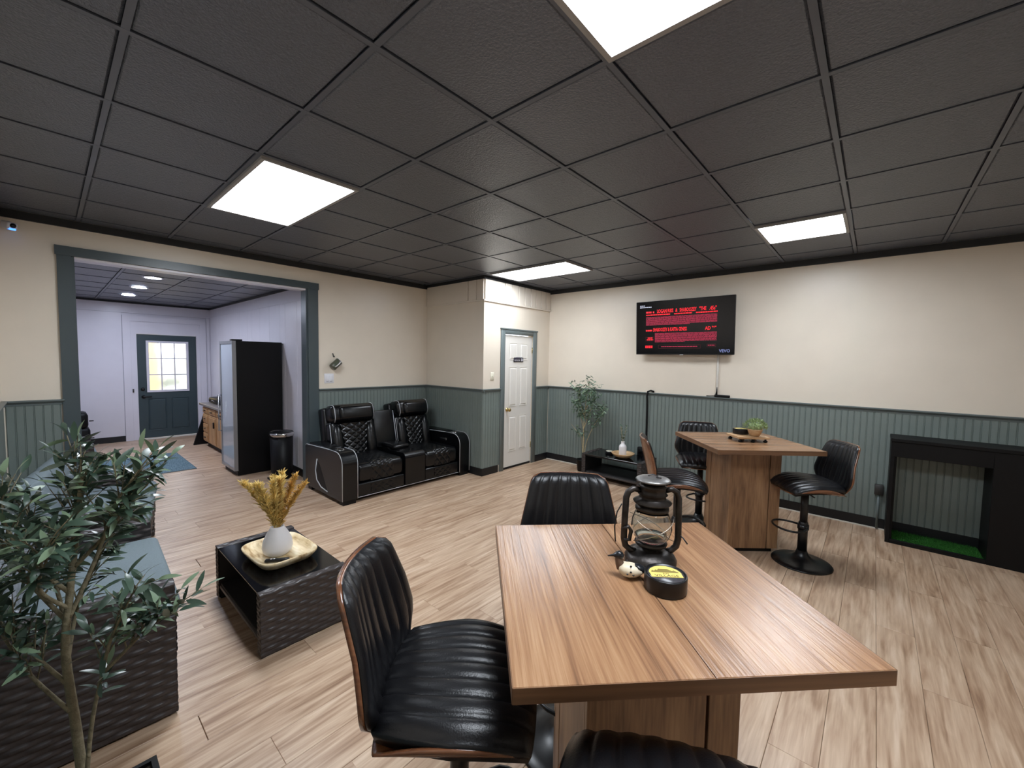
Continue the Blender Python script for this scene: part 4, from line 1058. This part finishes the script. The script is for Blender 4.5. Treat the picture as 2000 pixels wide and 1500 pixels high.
B().lathe([(.141, .56), (.152, .562), (.154, .60), (.145, .612), (.14, .60)], 28, sx=1.15, sy=.95, cap=False).obj('rim', 'chrome', tc2)
B().lathe([(0, .562), (.139, .562), (.139, .605), (.10, .612), (0, .613)], 28, sx=1.15, sy=.95).obj('lid', 'black_metal', tc2)
B().rbox(-.05, .05, -.165, -.11, .0, .02, .006, 1).obj('pedal', 'black_metal', tc2)
# base cabinet run
cab = thing('base_cabinet', 'oak base cabinet with drawers and raised doors behind the fridge', 'cabinet', (-7.45, .36, 0))
# local x 0..1.9, front faces -y at 0
B().box(0, 1.93, .02, .419, .09, .72).obj('carcass', 'oak', cab)
B().box(.02, 1.93, .07, .419, 0, .09).obj('toe_kick', 'black_matte', cab)
def front(x0, x1, z0, z1, nm):
    f_ = B().rbox(x0, x1, 0, .0195, z0, z1, .004, 1, False).obj(nm, 'oak', cab)
    B().rbox(x0+.035, x1-.035, -.006, .0, z0+.03, z1-.03, .005, 1, False).obj('raised_panel', 'oak', f_)
    return f_
for (z0, z1) in ((.60, .70), (.43, .58), (.27, .41), (.11, .25)):
    f_ = front(.03, .36, z0, z1, 'drawer'); B().rbox(.155, .235, -.028, -.007, (z0+z1)/2-.006, (z0+z1)/2+.006, .004, 1).obj('handle', 'black_metal', f_)
for i in range(3):
    x0 = .40+i*.50; f_ = front(x0, x0+.46, .60, .70, 'drawer'); B().rbox(x0+.18, x0+.28, -.028, -.007, .64, .655, .004, 1).obj('handle', 'black_metal', f_)
    f_ = front(x0, x0+.46, .11, .58, 'cabinet_door'); B().rbox(x0+.38, x0+.40, -.028, -.007, .40, .50, .004, 1).obj('handle', 'black_metal', f_)
tag(B().rbox(-7.53, -5.50, .33, .779, .722, .76, .004, 1, False).obj('countertop', 'counter'), 'grey countertop on the oak base cabinet', 'countertop')
ap = thing('counter_appliance', 'black appliance standing on the grey countertop', 'appliance', (-7.1, .55, .761))
B().rbox(-.35, .35, -.10, .12, 0, .10, .03, 2).obj('body', 'black_matte', ap); B().tube([(-.1, -.11, .05), (.0, -.125, .07), (.1, -.11, .05)], .006, 6).obj('handle', 'chrome', ap)
sb = thing('leaning_board', 'thin black board leaning at the left end of the oak cabinet', 'board', (-7.60, .36, 0))
b = MB(); b.prism([(-.11, .0), (.22, 0), (.22, .68), (.09, .68)], -.035, .015, 'x'); b.obj('panel', 'black_matte', sb)
rug = thing('entry_rug', 'blue-grey woven mat on the floor near the back door', 'rug', (-7.07, -.96, 0))
B().rbox(0, 1.37, 0, .88, .0005, .009, .002, 1, False).obj('mat', 'rug', rug)
ew = MB(); ew.box(.0, 1.37, -.004, .0, .0005, .0095).box(.0, 1.37, .88, .884, .0005, .0095).box(-.012, 0, -.004, .884, .0005, .0095).box(1.37, 1.382, -.004, .884, .0005, .0095); ew.obj('edge_binding', 'cushion', rug)
bn = thing('black_drawer_unit', 'stacked black drawer unit with small knobs against the back room wall', 'drawers', (-8.45, -1.25, 0))
B().rbox(-.2, .2, -.26, .26, .0, .36, .04, 2).obj('lower_drawer', 'black_matte', bn); B().rbox(-.2, .2, -.27, .24, .362, .62, .05, 2).obj('upper_drawer', 'black_matte', bn)
for z in (.17, .46): B().tube([(.0, .255, z), (.0, .31, z)], .010, 8).obj('knob', 'black_metal', bn)

# ================================================================== olive trees
def leaf_mesh(L, W, bend, mname):
    b_ = MB(); n_ = 5; v_ = []; f_ = []
    for i in range(n_+1):
        s = i/n_; w = W*math.sin(PI*min(1, s*.94+.04))**.8; z = -bend*s*s*L
        v_ += [(s*L, -w, z+.12*w), (s*L, 0, z), (s*L, w, z+.12*w)]
    for i in range(n_):
        a = i*3; f_ += [(a, a+1, a+4, a+3), (a+1, a+2, a+5, a+4)]
    b_.add(v_, f_, True); me = b_.mesh('leaf'); me.materials.append(MATS[mname]); return me
LEAVES = [leaf_mesh(.072, .0095, .12, 'leaf'), leaf_mesh(.064, .0088, .35, 'leaf'), leaf_mesh(.058, .0080, .6, 'leaf'), leaf_mesh(.066, .009, .25, 'leaf_pale'), leaf_mesh(.052, .0072, .65, 'leaf_pale')]
def orient(d, roll):
    x = d.normalized(); up = Vector((0, 0, 1)); y = up.cross(x)
    if y.length < 1e-3: y = Vector((0, 1, 0))
    y.normalize(); z = x.cross(y); M_ = Matrix((x, y, z)).transposed(); return (M_ @ Matrix.Rotation(roll, 3, 'X')).to_euler()
def poly(pts, k=10):
    P = [Vector(p) for p in pts]; out = []
    for i in range(len(P)-1):
        p0 = P[max(0, i-1)]; p1 = P[i]; p2 = P[i+1]; p3 = P[min(len(P)-1, i+2)]
        for j in range(k):
            t = j/k; out.append(.5*((2*p1)+(-p0+p2)*t+(2*p0-5*p1+4*p2-p3)*t*t+(-p0+3*p1-3*p2+p3)*t**3))
    out.append(P[-1]); return out
rnd = random.Random(21)
ot = thing('olive_tree', 'large artificial olive tree with leafy branches in the left foreground', 'tree', (-.165, -1.40, 0))
pot = MB(); pot.box(-.11, .17, -.12, .16, 0, .28).box(-.11, -.095, -.12, .16, .28, .30).box(.155, .17, -.12, .16, .28, .30).box(-.095, .155, -.12, -.105, .28, .30).box(-.095, .155, .145, .16, .28, .30)
pot.obj('planter', 'black_matte', ot)
B().box(-.095, .155, -.105, .145, .2805, .288).obj('soil', 'soil', ot)
# local coordinates: camera looks roughly along (-.66,.75); screen right is (.75,.66)
SR = Vector((.749, .662, 0)); SD = Vector((-.66, .75, 0))
def lp(r, d, z):
    z = z if z < .7 else .7+(z-.7)*.86
    return SR*(r*.95)+SD*d+Vector((0, 0, z))
twigs = []
def branch(pts, r0, r1, name='branch', par=ot):
    c = poly(pts, 8); n_ = len(c); b_ = MB(); b_.tube([p[:] for p in c], [r0+(r1-r0)*i/(n_-1) for i in range(n_)], 8)
    return b_.obj(name, 'bark', par), c
tro, tc0 = branch([lp(.0, 0, .28), lp(-.035, .01, .55), lp(-.045, 0, .80), lp(-.025, .0, 1.0), lp(-.02, .02, 1.2), lp(.0, .02, 1.36)], .0125, .005, 'trunk')
mains = [
    [lp(-.01, 0, .34), lp(.03, -.01, .58), lp(.085, -.02, .78), lp(.12, -.03, .88), lp(.17, -.04, .98), lp(.215, -.05, 1.06)],
    [lp(-.045, 0, .70), lp(-.10, -.02, .80), lp(-.17, -.03, .90), lp(-.22, -.04, 1.0)],
    [lp(-.035, 0, .86), lp(-.10, .03, 1.0), lp(-.16, .04, 1.14), lp(-.20, .05, 1.25)],
    [lp(-.03, 0, .92), lp(.03, .03, 1.12), lp(.08, .03, 1.27), lp(.15, .02, 1.37)],
    [lp(-.025, 0, 1.0), lp(-.08, -.05, 1.14), lp(-.12, -.06, 1.25), lp(-.14, -.06, 1.32)],
    [lp(-.02, .01, 1.08), lp(.05, .04, 1.18), lp(.10, .05, 1.27), lp(.15, .06, 1.33)],
    [lp(-.02, .01, 1.16), lp(-.03, .03, 1.28), lp(-.05, .05, 1.40)],
    [lp(-.04, 0, .78), lp(-.07, .06, .92), lp(-.06, .12, 1.06), lp(-.02, .16, 1.18)],
    [lp(-.03, 0, .95), lp(-.02, -.07, 1.05), lp(.02, -.10, 1.14), lp(.05, -.12, 1.20)],
    [lp(.085, -.02, .76), lp(.13, .01, .82), lp(.17, .02, .87), lp(.21, .03, .90)],
    [lp(-.04, 0, .62), lp(-.12, -.02, .74), lp(-.19, -.02, .86), lp(-.25, -.02, .98)],
    [lp(-.03, 0, .90), lp(-.13, .0, 1.02), lp(-.20, .01, 1.12), lp(-.26, .02, 1.18)]]
tips = []
for mp_ in mains:
    o, c = branch(mp_, .0055, .0022); tips.append(c)
tips.append(tc0[len(tc0)//2:])
NLEAF = 300; pool = []
for c in tips:
    n_ = len(c)
    for q in range(13):
        i = int(n_*(.28+.70*q/12.2)); i = min(i, n_-1); p = c[i]
        d = (c[min(i+1, n_-1)]-c[max(i-1, 0)]).normalized()
        d2 = (d+Vector((rnd.uniform(-1, 1), rnd.uniform(-1, 1), rnd.uniform(-.1, .9)))*.95).normalized(); L = rnd.uniform(.06, .12)
        e = p+d2*L; md = p+d2*L*.5+Vector((0, 0, .006))
        b_ = MB(); b_.tube([p[:], md[:], e[:]], [.0022, .0016, .001], 5); b_.obj('twig', 'bark', ot)
        for k in range(7):
            s = .2+.8*k/6; pt = p.lerp(e, s); side = d2.cross(Vector((rnd.uniform(-1, 1), rnd.uniform(-1, 1), rnd.uniform(-1, 1)))).normalized()
            ld = (d2*.55+side*(1 if k % 2 else -1)*.9+Vector((0, 0, rnd.uniform(-.15, .35)))).normalized() if k < 6 else d2
            pool.append((pt, ld, rnd.uniform(-.9, .9), rnd.choice((0, 0, 1, 1, 2, 2, 3, 4)), rnd.uniform(.62, .98)))
rnd.shuffle(pool)
camv = Vector(CAM)-Vector((-.165, -1.40, 0))
for (pt, ld, ro, k, s) in pool[:NLEAF]:
    linkmesh('leaf', LEAVES[k], ot, pt, orient(ld, ro), (s, s, s))
rest = MB(); rest2 = MB()
for (pt, ld, ro, k, s) in pool[NLEAF:]:
    M_ = Matrix.Translation(pt) @ orient(ld, ro).to_matrix().to_4x4() @ Matrix.Scale(s, 4); me = LEAVES[k]
    tgt = rest if k < 3 else rest2; tgt.M = M_
    tgt.add([v_.co[:] for v_ in me.vertices], [tuple(p_.vertices) for p_ in me.polygons], True)
rest.obj('remaining_leaves', 'leaf', ot)['kind'] = 'stuff'; rest2.obj('remaining_leaves', 'leaf_pale', ot)['kind'] = 'stuff'

ft = thing('olive_tree', 'slender artificial olive tree standing against the panelled wall by the door', 'tree', (-1.74, 3.76, 0))
B().lathe([(0, 0), (.075, 0), (.095, .16), (.10, .17), (.09, .17), (.085, .15), (0, .148)], 24).obj('pot', 'black_matte', ft)
def lq(r, d, z): return Vector((1.25*r+.2*d, .1*r-.9*d, z))     # r to the right along the wall, d out into the room
tr_ = [[lq(0, 0, .15), lq(.005, 0, .45), lq(.0, 0, .62), lq(.01, 0, .85), lq(.03, .02, 1.1), lq(.06, .02, 1.33)],
       [lq(.0, 0, .2), lq(-.015, 0, .42), lq(-.03, 0, .5), lq(-.10, .02, .60), lq(-.16, .03, .68)],
       [lq(.01, 0, .2), lq(.04, 0, .42), lq(.09, .01, .58), lq(.15, .03, .72), lq(.22, .04, .85), lq(.27, .05, .98)],
       [lq(.0, 0, .60), lq(-.03, 0, .75), lq(-.06, .02, .9), lq(-.12, .03, 1.05)],
       [lq(.0, 0, .62), lq(.05, .0, .8), lq(.10, .03, .95), lq(.14, .04, 1.1)],
       [lq(.01, 0, .8), lq(-.03, .04, .95), lq(-.06, .06, 1.1), lq(-.04, .06, 1.22)],
       [lq(.01, 0, .85), lq(.06, .05, 1.0), lq(.09, .07, 1.12), lq(.12, .07, 1.2)]]
fol = MB(); fol2 = MB(); rnd = random.Random(5)
small = LEAVES
for bi, pts in enumerate(tr_):
    c = poly(pts, 6); n_ = len(c); b_ = MB(); b_.tube([p[:] for p in c], [(.011 if bi == 0 else .007)*(1-.75*i/(n_-1)) for i in range(n_)], 7); b_.obj('trunk' if bi == 0 else 'branch', 'bark_far', ft)
    lo = .52 if bi in (0, 1, 2) else .35
    for q in range(19 if bi != 1 else 6):
        i = min(n_-1, int(n_*(lo+(1-lo)*q/18.5))); p = c[i]
        d2 = Vector((rnd.uniform(-1, 1), rnd.uniform(-1, .5), rnd.uniform(-.1, 1))).normalized(); L = rnd.uniform(.08, .17); e = p+d2*L
        for k in range(8):
            pt = p.lerp(e, .15+.85*k/7); ld = Vector((rnd.uniform(-1, 1), rnd.uniform(-1, 1), rnd.uniform(-.5, .8))).normalized()
            if pt.y > .20: pt.y = .20
            M_ = Matrix.Translation(pt) @ orient(ld, rnd.uniform(-1, 1)).to_matrix().to_4x4() @ Matrix.Scale(rnd.uniform(.7, 1.0), 4); me = small[rnd.choice((0, 1, 2))]
            tgt = fol if rnd.random() < .78 else fol2; tgt.M = M_; tgt.add([v_.co[:] for v_ in me.vertices], [tuple(p_.vertices) for p_ in me.polygons], True)
fol.obj('foliage', 'leaf_far', ft)['kind'] = 'stuff'; fol2.obj('foliage', 'leaf_pale', ft)['kind'] = 'stuff'
